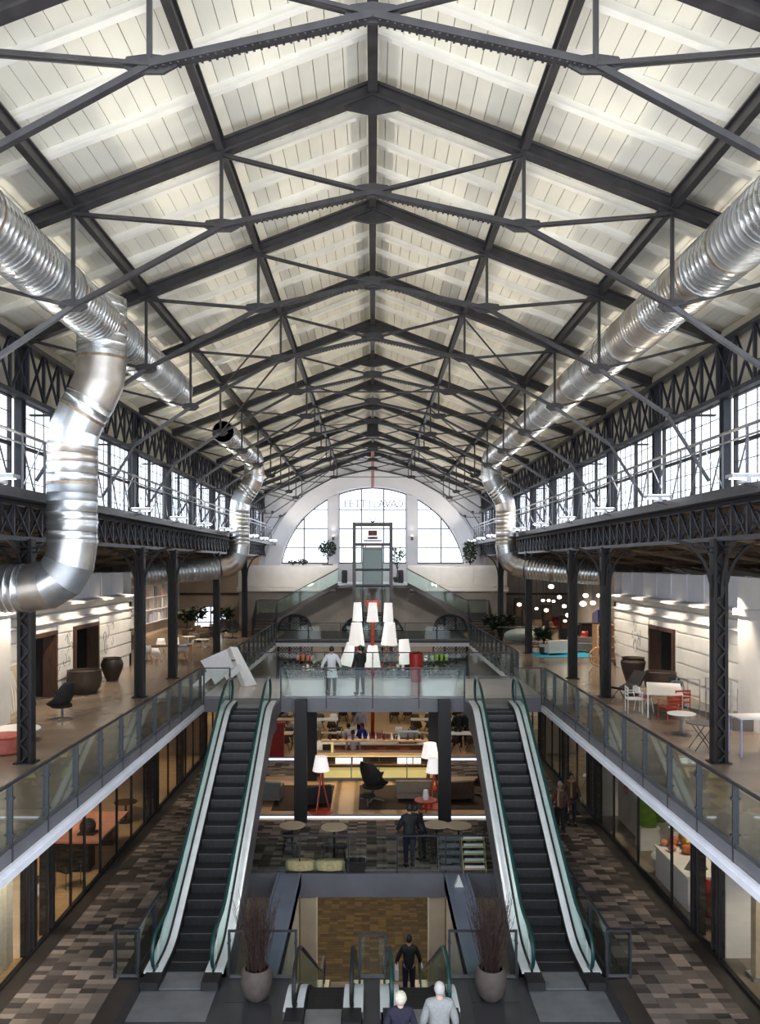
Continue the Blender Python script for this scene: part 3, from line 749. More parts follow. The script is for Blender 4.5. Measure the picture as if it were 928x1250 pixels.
for s in (-1, 1):
    for k, i in enumerate([2, 4, 5, 7, 9]):
        t = thing('gallery_column', '%s black riveted column standing on the gallery floor, %s' % (names[k], SIDE[s]), 'column', (s*8.18, BAYS[i], FT), group='gallery columns')
        for nm, me in CL: link(nm, me, t)
    ub = MB(); ub.box(-.07, .07, -.12, -.09, 0, 3.72).box(-.07, .07, .09, .12, 0, 3.72).box(-.03, .03, -.09, .09, 0, 3.72)
    ume = ub.mesh('wall_post', M['steel_blue'])
    for i, y in enumerate(BAYS):
        if i == 0: continue
        o = link('wall_post', ume, None, (s*8.32, y, H+1.521)); tag(o, '%s slim dark post between clerestory windows, %s' % (ORD[i-1], SIDE[s]), 'post', 'clerestory posts')
    # shopfront columns under the gallery, in pairs
    cm = MB().box(-.11, .11, -.14, -.11, 0, 3.72).box(-.11, .11, .11, .14, 0, 3.72).box(-.02, .02, -.11, .11, 0, 3.72).mesh('shopfront_column', M['steel'])
    for k, y in enumerate((18.62, 19.72, 28.6, 29.4, 33.5, 38.2, 42.9)):
        o = link('shopfront_column', cm, None, (s*7.86, y, .012)); tag(o, '%s grey steel shopfront column below the gallery, %s' % (ORD[k], SIDE[s]), 'column', 'shopfront columns')
# black square columns beside the bridge
for k, (x, y, lab) in enumerate(((-2.47, 28.26, 'square black column in front of the bridge, beside the floor lamp with red base'), (2.47, 28.26, 'square black column in front of the bridge, behind the man in black'),
                              (-2.47, 33.2, 'black column behind the bridge column, by the cash register'), (2.47, 33.2, 'black column behind the bridge column, by the beige lamp shade'))):
    b = MB(); hw = .2; b.box(-hw, hw, -hw, hw, 0, 4.2 if y < 30 else 3.8)
    b.box(-hw-.02, -hw+.03, -hw-.02, -hw, .02, 3.7).box(hw-.03, hw+.02, -hw-.02, -hw, .02, 3.7)
    o = b.build('square_column', M['column'], None, (x, y, .0)); tag(o, lab, 'column', 'black bridge columns')
# ================================================================= LEDGE, ITS RAIL, FLOODLIGHTS
for s in (-1, 1):
    b = MB().box(min(s*7.3, s*8.4), max(s*7.3, s*8.4), Y0, Y1, H+1.44, H+1.52).box(min(s*7.28, s*7.34), max(s*7.28, s*7.34), Y0, Y1, H+1.36, H+1.56)
    tag(b.build('maintenance_ledge', M['steel']), 'dark maintenance ledge below the clerestory windows, %s' % SIDE[s], 'ledge')
    t = thing('catwalk_railing', 'silver tube railing with slanted struts before the clerestory windows, %s' % SIDE[s], 'railing', (s*7.45, 0, H+1.53))
    MB().tube([(0, Y0, 1.22), (0, Y1-1, 1.22)], .035, 6).build('top_rail', M['chrome'], t)
    MB().tube([(.0, Y0, 1.02), (0, Y1-1, 1.02)], .022, 6).build('middle_rail', M['chrome'], t)
    pm = MB().tube([(0, 0, 0), (0, 0, 1.2)], .022, 6).mesh('post', M['rail'])
    dm = MB().tube([(0, 0, 1.0), (0, .62, 0)], .018, 5).mesh('strut', M['rail'])
    dm2 = MB().tube([(s*.05, 0, 1.2), (s*.6, 0, 0)], .016, 5).mesh('strut', M['chrome'])
    y = Y0+.5; k = 0
    while y < Y1-1.5:
        link('post', pm, t, (0, y, 0)); link('strut', dm if k % 2 else dm, t, (0, y, 0))
        if k % 3 == 0: link('strut', dm2, t, (0, y, 0))
        y += 1.18; k += 1
    fb = MB().box(-.30, .30, -.16, .16, 0, .07).box(-.05, .05, -.19, .19, -.1, .0)
    fme = fb.mesh('housing', M['chrome']); lens = MB().box(-.26, .26, -.13, .13, .071, .08).box(-.24, .24, -.12, .12, -.012, -.001).mesh('lens', M['flood'])
    bk = MB().bar((0, 0, -.1), (s*.22, 0, -.16), .04, .03).mesh('bracket', M['steel'])
    for i, y in enumerate(BAYS[1:-1]):
        t = thing('floodlight', '%s flat silver floodlight mounted on the clerestory ledge, %s' % (ORD[i], SIDE[s]), 'floodlight', (s*7.05, y+.9, H+1.62), group='ledge floodlights')
        link('housing', fme, t); link('lens', lens, t); link('bracket', bk, t)
# ================================================================= DUCTS
def duct(path, r, name='duct_section', parent=None, step=1.5, collar=True, n=24, open_end=False):
    """follows a polyline; straight legs are cut into sections with collars"""
    path = [Vector(p) for p in path]
    for p, q in zip(path, path[1:]):
        d = q-p; L = d.length; k = max(1, round(L/step)); u = d/L
        for i in range(k):
            a, c = p+d*i/k, p+d*(i+1)/k
            b = MB(); Ls = (c-a).length-.04; nr = max(1, int(Ls/.15)); pp, rr = [], []
            for j in range(nr):
                for f_, e_ in ((.0, 0), (.80, 0), (.90, .011)): pp.append(a+u*(Ls*(j+f_)/nr)); rr.append(r+e_)
            pp.append(a+u*Ls); rr.append(r)
            b.tube(pp, rr, n)
            b.build(name, M[random.choice(['duct', 'duct', 'duct_dull', 'duct_warm'])], parent)
            if collar: MB().tube([c-u*.06, c], r+.018, n).build('collar', M['band'] if random.random() < .3 else M['duct'], parent)
    return
def elbow(c0, c1, c2, r, parent, n=24, seg=4, rad=.9):
    """mitred bend from leg c0-c1 to leg c1-c2"""
    c0, c1, c2 = Vector(c0), Vector(c1), Vector(c2)
    a, b_ = (c0-c1).normalized(), (c2-c1).normalized()
    p0, p1 = c1+a*rad, c1+b_*rad
    pts = []
    for i in range(seg+1):
        t = i/seg; pts.append((1-t)**2*p0+2*t*(1-t)*c1+t*t*p1)
    for i in range(seg):
        q0, q1 = pts[i], pts[i+1]; m = MB(); dd = (q1-q0).normalized()
        # mitre: share planes with neighbours
        d0 = (pts[i+1]-pts[i-1]).normalized() if i else -a
        d1 = (pts[i+2]-pts[i]).normalized() if i < seg-1 else b_
        vs = []
        u = Vector((0, 1, 0)) if abs(dd.y) < .8 else Vector((0, 0, 1))
        e1 = dd.cross(u).normalized(); e2 = dd.cross(e1)
        for q, nn in ((q0, d0), (q1, d1)):
            for k in range(n):
                o = e1*math.cos(2*PI*k/n)*r+e2*math.sin(2*PI*k/n)*r
                base = q+o; tt = (q-base).dot(nn)/dd.dot(nn); vs.append(base+dd*tt)
        m.add(vs, [(k, (k+1) % n, n+(k+1) % n, n+k) for k in range(n)], True)
        m.build('elbow_segment', M[random.choice(['duct', 'duct_dull', 'duct_warm'])], parent); MB().tube([q1-dd*.012, q1+dd*.012], r+.012, n).build('seam_ring', M['duct_dull'], parent) if i == seg-1 else None
    return p0, p1
DX, DZ = 5.95, H+5.25
# main run on the red pouf side, with the drop that leaves the hall below the ceiling
t = thing('ventilation_duct', 'big silver duct along the roof with tee drop and elbow, red pouf side', 'duct', (0, 0, 0))
duct([(-DX, 7.6, DZ), (-DX, 24.8, DZ)], .5, parent=t, step=1.15)
MB().lathe((0, 0, 0), [(.001, 0), (.5, 0)], 24).build('end_cap', M['duct'], t, (-DX, 24.8, DZ)).rotation_euler = (PI/2, 0, 0)
r = .53; yd = 18.0
duct([(-DX, yd, DZ+.56), (-DX, yd, H+4.55)], r, parent=t, step=.6)
MB().lathe((-DX, yd, DZ+.56), [(r, 0), (.001, .01)], 24).build('end_cap', M['duct'], t)
p0, p1 = elbow((-DX, yd, H+5), (-DX, yd, H+4.0), (-6.6, yd, H+2.95), r, t, seg=2, rad=.45)
duct([(-DX, yd, H+4.55), p0], r, parent=t, step=.6)
q0, q1 = elbow((-DX, yd, H+4.0), (-6.6, yd, H+2.95), (-6.6, yd, H+1), r, t, seg=2, rad=.4)
duct([p1, q0], r, parent=t, step=.7)
s0, s1 = elbow((-6.6, yd, H+1), (-6.6, yd, H-.54), (-9, yd, H-.54), r, t, seg=4, rad=1.0)
duct([q1, s0], r, parent=t, step=.45)
duct([s1, (-11.6, yd, H-.54)], r, parent=t, step=1.1)
# main run on the white table side, dropping near the arched window and running back under the lean-to
t = thing('ventilation_duct', 'long silver duct along the roof ending in a far elbow, white table side', 'duct', (0, 0, 0))
duct([(DX, 7.6, DZ), (DX, 40.2, DZ)], .5, parent=t, step=1.15)
def far_drop(s, t):
    r = .5; y = 41.2
    e0, e1 = elbow((s*DX, 39, DZ), (s*DX, y, DZ), (s*DX, y, H+4.4), r, t, seg=3, rad=.8)
    duct([(s*DX, 40.2, DZ), e0], r, parent=t)
    a0, a1 = elbow((s*DX, y, H+5), (s*DX, y, H+4.2), (s*6.7, y, H+3.1), r, t, seg=2, rad=.4)
    duct([e1, a0], r, parent=t)
    b0, b1 = elbow((s*DX, y, H+4.2), (s*6.7, y, H+3.1), (s*6.7, y, H), r, t, seg=2, rad=.4)
    duct([a1, b0], r, parent=t)
    c0, c1 = elbow((s*6.7, y, H+1), (s*6.7, y, H-.15), (s*10.5, y-2.2, H-.5), .52, t, seg=4, rad=1.1)
    duct([b1, c0], r, parent=t, step=.6)
    duct([c1, (s*13.6, y-2.9, H-.72)], .54, parent=t, step=1.4)
far_drop(1, t)
t = thing('ventilation_duct', 'short silver duct with black open end and elbow near the arched window, red pouf side', 'duct', (0, 0, 0))
duct([(-DX, 32.6, DZ), (-DX, 40.2, DZ)], .46, parent=t, step=1.3)
o = MB().lathe((0, 0, 0), [(.001, 0), (.42, 0)], 24).build('open_end', M['dark'], t, (-DX, 32.59, DZ)); o.rotation_euler = (PI/2, 0, 0)  # black disc paints the darkness inside the open duct
far_drop(-1, t)
# loudspeaker and red cable at the ridge
t = thing('hanging_loudspeaker', 'black box loudspeaker hanging below the ridge beam', 'loudspeaker', (0, 38.6, H+5.95))
MB().box(-.26, .26, -.2, .2, 0, .62).build('cabinet', M['dark'], t); MB().box(-.22, .22, -.215, -.201, .05, .57).build('speaker_cloth', M['black'], t)
MB().box(-.02, .02, -.02, .02, .62, 1.95).build('hanger', M['steel'], t)
tag(MB().tube([(0, 59, H+8.45), (0, 59, H+5.4)], .12, 8).build('hanging_cable', M['pale_red']), 'faded red cable hanging from the ridge before the arched window', 'cable')
# ================================================================= GLASS RAILINGS
def railing(p, q, lab, h=1.05, step=1.5, group=None, drop=.30, off=0, cat='glass railing'):
    p, q = Vector(p), Vector(q); d = q-p; L = d.length; u = d/L; n = max(1, round(L/step)); st = L/n
    t = thing('glass_railing', lab, cat, p, math.atan2(u.y, u.x), group)
    slope = 0
    MB().box(0, L, -.03, .03, h-.02, h+.02).build('top_rail', M['post'], t)
    MB().box(0, L, -.02, .02, .02, .08).build('bottom_rail', M['rail'], t)
    pm = MB().box(-.022, .022, -.05, .05, -drop, h-.02).box(-.03, .03, -.075, .075, h-.25, h-.21).box(-.03, .03, -.075, .075, .2, .24).mesh('post', M['post'])
    gm = MB().box(.05, st-.05, -.007, .007, .09, h-.06).mesh('glass_panel', M['glass'])
    for k in range(n+1): link('post', pm, t, (min(max(k*st, .025), L-.025), 0, 0))
    for k in range(n): link('glass_panel', gm, t, (k*st, 0, 0))
    return t
for s in (-1, 1):
    railing((s*5.97, 9, FT+.02), (s*5.97, 28.4, FT+.02), 'long glass railing on the gallery edge before the escalator landing, %s' % SIDE[s])
    railing((s*5.97, 33.7, FT+.02), (s*5.97, 49.9, FT+.02), 'glass railing on the gallery edge beyond the bridge, %s' % SIDE[s])
railing((-3.22, 28.52, FT+.01), (3.22, 28.52, FT+.01), 'glass railing on the near edge of the bridge between the escalators', step=1.6, drop=.35)
railing((-5.9, 28.52, FT+.01), (-4.95, 28.52, FT+.01), 'short glass railing beside the escalator landing, by the folded white sculpture')
railing((4.95, 28.52, FT+.01), (5.9, 28.52, FT+.01), 'short glass railing beside the escalator landing, toward the turquoise rug')
railing((-5.9, 33.55, FT+.01), (5.9, 33.55, FT+.01), 'glass railing on the far edge of the bridge behind the red vase', step=2.0)
railing((-5.9, 50.1, FT+.01), (5.9, 50.1, FT+.01), 'glass railing on the far deck below the dark arches', step=2.0)
railing((-4.9, 23.6, .01), (4.9, 23.6, .01), 'glass railing over the lower escalators before the round cafe tables', step=1.4)
for s in (-1, 1):
    a, c = sorted((s*5.02, s*4.86)); 
    railing((s*1.62 if s > 0 else -3.1, 17.55, .01), (3.1 if s > 0 else -1.62, 17.55, .01), 'low glass railing behind the %s twig planter' % ('white haired couple side' if s > 0 else 'outer'), h=1.02, step=1.4, drop=.0)
    railing((s*5.1, 17.7, .01), (s*5.1, 23.5, .01), 'glass railing along the carpet aisle beside the stairwell, %s' % SIDE[s], h=1.0)
    railing((5.0 if s > 0 else -5.55, 17.58, .01), (5.55 if s > 0 else -5.0, 17.58, .01), 'short glass railing at the outer foot of the escalator, %s' % SIDE[s], h=1.02, step=.6, drop=0)
railing((-.3, 17.55, .01), (.3, 17.55, .01), 'narrow glass railing between the two descending escalators', h=.95, step=.6, drop=0)
# ================================================================= ESCALATORS
def escalator(x, ya, yb, za, zb, w, lab, hr='rubber', group=None, lean=.95):
    """(ya,za) end nearest the camera, (yb,zb) far end; w = spacing of handrails"""
    rise = zb-za; run = abs(rise)/math.tan(math.radians(30)); L = yb-ya; fl_ = (L-run)/2
    t = thing('escalator', lab, 'escalator', (x, ya, za), group=group)
    up = math.copysign(1, rise)
    def line(dy=0):   # rounded step line in local coords
        pts = []; rr = .9
        k0 = fl_; k1 = fl_+run
        def zz(y):
            # smooth corners by sampling a softened clamp
            def soft(v): return .5*(v+math.sqrt(v*v+.12))
            return up*math.tan(math.radians(30))*(soft(y-k0)-soft(y-k1))
        N = 44
        return [(L*i/N, zz(L*i/N)) for i in range(N+1)], zz
    pts, zz = line()
    hw = w/2
    def strip(x0, x1, z0, z1, y0=0, y1=L, m='deck', nm='deck_strip'):
        q = [(y, z) for y, z in pts if y0-.001 <= y <= y1+.001]
        b = MB(); vs = []
        for y, z in q: vs += [(x0, y, z+z0), (x1, y, z+z0), (x1, y, z+z1), (x0, y, z+z1)]
        n = len(q); fs = [(i*4+k, i*4+(k+1) % 4, i*4+4+(k+1) % 4, i*4+4+k) for i in range(n-1) for k in range(4)]
        fs += [(3, 2, 1, 0), (4*n-4, 4*n-3, 4*n-2, 4*n-1)]
        b.add(vs, fs); return b.build(nm, M[m], t)
    for s in (-1, 1):
        strip(s*(hw-.17), s*(hw-.02), .12, .17, m='deck', nm='inner_deck')
        strip(s*(hw-.19), s*(hw-.165), -.25, .16, m='dark', nm='skirt')
        strip(s*(hw+.03), s*(hw+.22), .12, .17, m='deck', nm='outer_deck')
        strip(s*(hw-.022), s*(hw+.028), .13, .19, m='dark', nm='glass_clamp')
        strip(s*(hw+.20), s*(hw+.23), -.75 if rise > 0 else -.7, .13, m='clad', nm='side_cladding', y0=.4 if rise > 0 else 0)
        # glass
        b = MB(); vs = []; q = [(y, z) for y, z in pts if .25 <= y <= L-.25]
        for y, z in q: vs += [(s*hw-.006, y, z+.16), (s*hw+.006, y, z+.16), (s*hw+.006, y, z+lean-.06), (s*hw-.006, y, z+lean-.06)]
        n = len(q); b.add(vs, [(i*4+k, i*4+(k+1) % 4, i*4+4+(k+1) % 4, i*4+4+k) for i in range(n-1) for k in range(4)])
        for yy, sg in ((.25, -1), (L-.25, 1)):      # rounded glass newel
            cy = yy; cz = zz(yy)+(lean+.1)/2; rr = (lean-.22)/2
            pl = [(cy+sg*rr*math.sin(PI*k/10), cz+rr*math.cos(PI*k/10)) for k in range(11)]
            b.prism(pl, 'x', s*hw-.006, s*hw+.006)
        b.build('glass_balustrade', M['glass_esc'], t)
        # handrail with rounded ends
        path = []; rr = (lean-.16)/2
        z0_ = zz(.25)+.16+rr
        for k in range(9, -1, -1): path.append((s*hw, .25-rr*math.sin(PI*k/9), z0_+rr*math.cos(PI*k/9)))
        path += [(s*hw, y, z+lean) for y, z in pts if .35 < y < L-.35]
        z1_ = zz(L-.25)+.16+rr
        for k in range(10): path.append((s*hw, L-.25+rr*math.sin(PI*k/9), z1_+rr*math.cos(PI*k/9)))
        b = MB(); b.tube(path, .042, 8); b.build('handrail', M[hr], t)
        MB().box(s*hw-.17, s*hw+.19, -.45, .05, .0, .17).build('newel_base', M['dark'], t)
    # steps
    ns = int((L-.6)/.4); sm = MB(); sw = hw-.2
    sm.box(-sw, sw, .0, .395, -.03, 0)
    for k in range(9): sm.box(-sw, sw, .02+k*.042, .04+k*.042, 0, .006)
    me = sm.mesh('step', M['step'])
    ri = MB().box(-sw, sw, 0, .02, -.231, -.031).mesh('riser', M['step'])
    edge = MB().box(-sw, sw, -.004, .012, -.012, .004).mesh('step_edge', M['steel_light'])
    for k in range(ns):
        y = .3+k*.4; z = zz(y+.2)
        o = link('step', me, t, (0, y, z)); link('riser', ri, o); link('step_edge', edge, o)
        if rise > 0: pass
    # combs / landing plates
    MB().box(-sw, sw, -.35, .3, -.03, .006).build('comb_plate', M['comb'], t)
    MB().box(-sw, sw, L-.35, L+.2, zz(L)-.03, zz(L)+.006).build('comb_plate', M['comb'], t)
    # under truss
    b = MB(); vs = []; q = pts[2:-1] if rise > 0 else pts[3:]
    for y, z in q: vs += [(-hw-.16, y, z-.78), (hw+.16, y, z-.78), (hw+.16, y, z-.74), (-hw-.16, y, z-.74)]
    n = len(q); b.add(vs, [(i*4+k, i*4+(k+1) % 4, i*4+4+(k+1) % 4, i*4+4+k) for i in range(n-1) for k in range(4)]); b.build('underside_panel', M['clad'], t)
    return t
for s in (-1, 1):
    escalator(s*4.03, 17.45, 27.1, .03, FT+.01, 1.26, 'rising escalator with teal handrails up to the bridge, %s' % SIDE[s], group='rising escalators')
    tag(MB().box(s*4.03-.78, s*4.03+.78, 15.9, 17.02, .008, .02).build('landing_plate', M['comb']), 'wide steel landing plate at the foot of the rising escalator, %s' % SIDE[s], 'landing plate')
    for k, y0 in enumerate((15.9,)): pass
    tag(MB().box(s*4.03-.85, s*4.03+.85, 26.95, 28.5, FT-.45, FT+.0).build('upper_landing', M['fascia']), 'grey landing block between escalator top and bridge, %s' % SIDE[s], 'landing')
escalator(-.97, 16.0, 25.82, .03, -4.4, 1.12, 'descending escalator with empty dark steps, left of the rider in black', 'dark', group='descending escalators')
escalator(.93, 16.0, 25.82, .03, -4.4, 1.12, 'descending escalator carrying the rider in black', 'rubber', group='descending escalators')
# ================================================================= FAR TERRACE, STAIRS, LIFT
TZ = 7.55
struct(MB().box(-8.4, 8.4, 57.3, 61.98, TZ-.35, TZ), 'floor_terrace', M['wall_cool'])
b = MB()
for s in (-1, 1):
    b.box(min(s*2.45, s*9.4), max(s*2.45, s*9.4), 57.25, 57.55, 7.3, 8.78)
struct(b, 'wall_terrace_parapet', M['wall'])
for s in (-1, 1):
    me = MB().box(.01, 2.27, -.04, 0, 7.45, 8.66).mesh('parapet_panel', M['wall'])
    par = bpy.data.objects['wall_terrace_parapet']
    for k in range(3): link('parapet_panel', me, par, ((2.47+2.3*k) if s > 0 else (-2.47-2.3*(k+1)), 57.248, 0))
b = MB()
for s in (-1, 1): b.prism([(56.6, 7.0), (57.3, 6.85), (57.3, 7.28), (56.6, 7.22)], 'x', s*2.6, s*9.4)
struct(b, 'trim_17', M['wall'])
# brown grey wall with the three low arches
arches = [(-5.45, 1.18, 5.30), (0, 2.1, 5.30), (5.45, 1.18, 5.30)]
b = MB(); yw = 57.6; segs = []
def inarch(x):
    for c, r, top in arches:
        if abs(x-c) < r: return c, r, top
    return None
def atop(x, c, r, top):
    q = (x-c)/r; return top-1.0+math.sqrt(max(0, 1-q*q))*1.0
xs = sorted(set([-9.4, 9.4]+[c+r*k/8 for c, r, _ in arches for k in range(-8, 9)]))
for a, c in zip(xs, xs[1:]):
    ia = inarch((a+c)/2)
    if ia: b.prism([(a, atop(a, *ia)), (c, atop(c, *ia)), (c, 7.2), (a, 7.2)], 'y', yw, yw+.3)
    else: b.prism([(a, 0), (c, 0), (c, 7.2), (a, 7.2)], 'y', yw, yw+.3)
struct(b, 'wall_arcade', M['wall_grey'])
struct(MB().box(-9.4, 9.4, 59.5, 59.7, 0, 7.1), 'wall_arcade_inner', M['wall'])
for k, (c, r, top) in enumerate(arches):
    f = MB()
    for q in range(12):
        x0, x1 = c-r+2*r*q/12, c-r+2*r*(q+1)/12
        f.bar((x0, yw-.03, atop(x0, c, r, top)), (x1, yw-.03, atop(x1, c, r, top)), .16, .12)
    for e in (c-r, c-r/3, c+r/3, c+r): f.box(e-.06, e+.06, yw-.06, yw+.06, 0, atop(max(c-r+.001, min(c+r-.001, e)), c, r, top))
    for z in (4.15, 2.1, .05): f.box(c-r, c+r, yw-.05, yw+.05, z, z+.10)
    o = struct(f, 'window_%d' % (27+k), M['column'])
    for q in range(3):
        x0, x1 = c-r+2*r*q/3+.07, c-r+2*r*(q+1)/3-.07
        for z0, z1 in ((4.28, 5.15), (2.25, 4.1)):
            zz1 = min(z1, atop(x0, c, r, top), atop(x1, c, r, top))-.03
            pn = MB().box(x0, x1, yw+.03, yw+.05, z0, max(zz1, z0+.1)); pn.build('ornament_panel', M['frost'], o)
            g = MB(); w_ = x1-x0; nx = 3; 
            for i in range(nx):
                zz_ = z0+w_/nx/2
                while zz_ < zz1:
                    cc = (x0+w_*(i+.5)/nx, yw+.02, zz_); rr = w_/nx*.42
                    g.tube([(cc[0]+rr*math.cos(a*PI/4), cc[1], cc[2]+rr*math.sin(a*PI/4)) for a in range(9)], .022, 4, False); zz_ += w_/nx
            g.build('ring_pattern', M['column'], o)
# stairs from the terrace out to the sides
for s in (-1, 1):
    t = thing('terrace_stair', 'dark steel stair with glass side descending from the terrace, %s' % SIDE[s], 'staircase', (s*2.35, 56.0, 0), group='terrace stairs')
    n = 13; run, rise = .31, .165
    x1, z1 = s*n*run, TZ-n*rise
    tm = MB().box(-.16, .16, -.7, .7, -.04, 0).mesh('tread', M['steel'])
    for k in range(n): link('tread', tm, t, (s*(k+.5)*run, 0, TZ-(k+1)*rise))
    for yy in (-.72, .72):
        MB().bar((0, yy, TZ-.08), (x1, yy, z1-.05), .05, .28, up=(0, 0, 1)).bar((x1, yy, z1-.05), (x1+s*1.5, yy, z1-.05), .05, .28).build('stringer', M['steel'], t)
        MB().bar((0, yy, TZ+1.0), (x1, yy, z1+1.0), .05, .05).bar((x1, yy, z1+1), (x1+s*1.5, yy, z1+1), .05, .05).build('stair_rail', M['steel'], t)
        for a, c in ((0, .33), (.34, .66), (.67, 1)):
            b = MB(); pa, pc = a*x1, c*x1; za, zc = TZ+(z1-TZ)*a, TZ+(z1-TZ)*c
            b.prism([(pa, za+.1), (pc, zc+.1), (pc, zc+.95), (pa, za+.95)], 'y', yy-.008, yy+.008); b.build('glass_panel', M['glass'], t)
        MB().box(min(x1, x1+s*1.5), max(x1, x1+s*1.5), yy-.008, yy+.008, z1+.1, z1+.95).build('glass_panel', M['glass'], t)
    MB().box(min(x1, x1+s*1.5), max(x1, x1+s*1.5), -.74, .74, z1-.12, z1).build('landing', M['steel'], t)
    nn = 7; rr = (z1-FT)/nn
    for k in range(nn-1): MB().box(min(x1+s*.05, x1+s*1.45), max(x1+s*.05, x1+s*1.45), -.74-.3*(k+1), -.74-.3*k, z1-rr*(k+1)-.04, z1-rr*(k+1)).build('tread', M['steel'], t)
    for xx in (x1+s*.05, x1+s*1.45):
        MB().bar((xx, -.74, z1-.05), (xx, -.74-.3*nn, FT+.12), .05, .25).build('stringer', M['steel'], t)
        MB().bar((xx, -.74, z1+1), (xx, -.74-.3*nn, FT+1.05), .05, .05).build('stair_rail', M['steel'], t)
        b = MB()
        for q in range(14): f_ = q/13; b.box(xx-.012, xx+.012, -.74-.3*nn*f_-.012, -.74-.3*nn*f_+.012, z1+(FT-z1)*f_, z1+1+(FT-z1)*f_)
        b.build('baluster', M['steel'], t)
# bright landing pads at terrace gap + floor-2 end of terrace
tag(MB().box(-2.4, -1.35, 56.4, 57.25, TZ-.15, TZ).build('stair_landing', M['lip']), 'bright stair landing beside the lift, red pouf side', 'landing')
tag(MB().box(1.35, 2.4, 56.4, 57.25, TZ-.15, TZ).build('stair_landing', M['lip']), 'bright stair landing beside the lift, white table side', 'landing')
tag(MB().box(-1.34, 1.34, 55.3, 57.25, TZ-.12, TZ).build('lift_bridge', M['lip']), 'pale walkway from the lift to the terrace', 'walkway')
# glass lift
t = thing('glass_lift', 'tall glass lift in a grey square steel frame before the arched window', 'lift', (0, 53.6, 0))
zt = 11.55
for sx in (-1, 1):
    for sy in (-1, 1): MB().box(sx*1.2-.09, sx*1.2+.09, sy*1.1-.09, sy*1.1+.09, 0, zt).build('corner_post', M['clad'], t)
for z in (zt-.09, 10.15, 8.5, 7.45, 5.6, 4.1, 2.1):
    b = MB()
    for sy in (-1, 1): b.box(-1.11, 1.11, sy*1.1-.06, sy*1.1+.06, z-.07, z+.07)
    for sx in (-1, 1): b.box(sx*1.2-.06, sx*1.2+.06, -1.01, 1.01, z-.07, z+.07)
    b.build('cross_beam', M['clad'] if z > 10 else M['steel'], t)
for sx in (-1, 1): MB().box(sx*.62-.05, sx*.62+.05, -.9, -.8, 0, 10.1).build('guide_rail', M['steel_blue'], t)
for sx in (-1, 1): MB().box(sx*1.2-.01, sx*1.2+.01, -.98, .98, .1, 10.0).build('glass_wall', M['glass'], t)
MB().box(-1.1, 1.1, -1.11, -1.09, .1, 10.0).build('glass_wall', M['glass'], t)
cab = MB().box(-.6, .6, -.7, .7, 7.55, 7.62).box(-.6, .6, -.7, .7, 9.75, 9.9).box(-.6, .6, .66, .7, 7.62, 9.75).build('lift_cabin', M['clad'], t)
MB().box(-.58, .58, -.71, -.69, 7.62, 9.75).build('cabin_glass', M['glass'], cab)
MB().box(-.58, .58, -.66, .66, 9.9, 9.96).box(-.5, -.42, -.5, .5, 9.96, 10.1).build('cabin_top_frame', M['redm'], cab)
b = MB(); b.lathe((0, 0, 10.5), [(.34, 0), (.34, .16)], 16); b.cbox((0, 0, 10.9), (.6, .4, .35)); b.box(-.6, .6, -.05, .05, 10.35, 10.45); b.build('winch_motor', M['wood_red'], t)
b = MB()
for a in range(8): b.bar((0, 0, zt), (.32*math.cos(a*PI/4), .1*math.sin(a*PI/4), zt+.28+.1*(a % 2)), .04, .04)
b.bar((0, 0, zt), (0, 0, zt+.5), .05, .05); b.build('roof_ornament', M['steel'], t)
# terrace planting and bollards
def leafy(name, label, loc, r, h, trunk, n, ls, pot=None, lm='leaf', tall=1.0, grp=None):
    t = thing(name, label, 'plant', loc, group=grp); rnd = random.Random(hash(label) % 1000 if False else len(label)*7+n)
    if pot: MB().lathe((0, 0, 0), [(pot[0]*.7, 0), (pot[0], pot[1]*.6), (pot[0]*.92, pot[1])], 14).build('pot', M[pot[2]], t); MB().lathe((0, 0, 0), [(.001, pot[1]*.93), (pot[0]*.86, pot[1]*.93)], 12).build('soil', M['soil'], t)
    z0 = pot[1]*.9 if pot else 0
    b = MB(); b.tube([(0, 0, z0), (.03, .02, z0+trunk*.6), (0, 0, z0+trunk+h*.4)], [.04, .03, .02], 6)
    for k in range(7):
        a = k*2.4; b.tube([(0, 0, z0+trunk*(.6+.05*k)), (r*.6*math.cos(a), r*.6*math.sin(a), z0+trunk+h*(.2+.1*k))], [.02, .008], 5)
    b.build('stem', M['twig'], t)
    b = MB()
    for k in range(n):
        th = rnd.uniform(0, 2*PI); v = rnd.uniform(-1, 1); q = rnd.random()**.4
        c = Vector((r*q*math.sqrt(1-v*v)*math.cos(th), r*q*math.sqrt(1-v*v)*math.sin(th), z0+trunk+h/2+h/2*q*v*tall))
        d = Vector((math.cos(th), math.sin(th), rnd.uniform(-.6, .9))).normalized()*ls; e = d.cross(Vector((rnd.uniform(-1, 1), rnd.uniform(-1, 1), 1))).normalized()*ls*.35
        b.add([c, c+d*.5+e, c+d, c+d*.5-e], [(0, 1, 2, 3)])
    b.build('foliage', M[lm], t); return t
leafy('fig_tree', 'round dark potted tree on the terrace wall before the arched side window', (-3.2, 58.2, TZ+.9), .55, 1.3, .5, 420, .2, (.42, .4, 'clay'))
tag(MB().box(-3.9, -2.5, 58.0, 58.5, TZ, TZ+.88).build('plant_stand', M['wall_cool']), 'pale stand below the round dark terrace tree', 'stand')
leafy('terrace_plant', 'low leafy plant on the parapet, beside the round dark tree', (-4.9, 57.4, 8.79), .32, .35, .05, 90, .18)
leafy('terrace_plant', 'second low plant on the parapet, away from the round dark tree', (-5.6, 57.4, 8.79), .25, .3, .05, 70, .16)
leafy('terrace_plant', 'tall hanging dark plant at the end of the arched window, table side', (6.9, 58.0, 8.79), .38, 1.7, .1, 330, .22)
leafy('terrace_plant', 'bushy plant behind the lift, against the arched window', (1.75, 58.6, TZ), .5, 1.3, .9, 200, .2, (.3, .4, 'clay'), 'leaf_light')
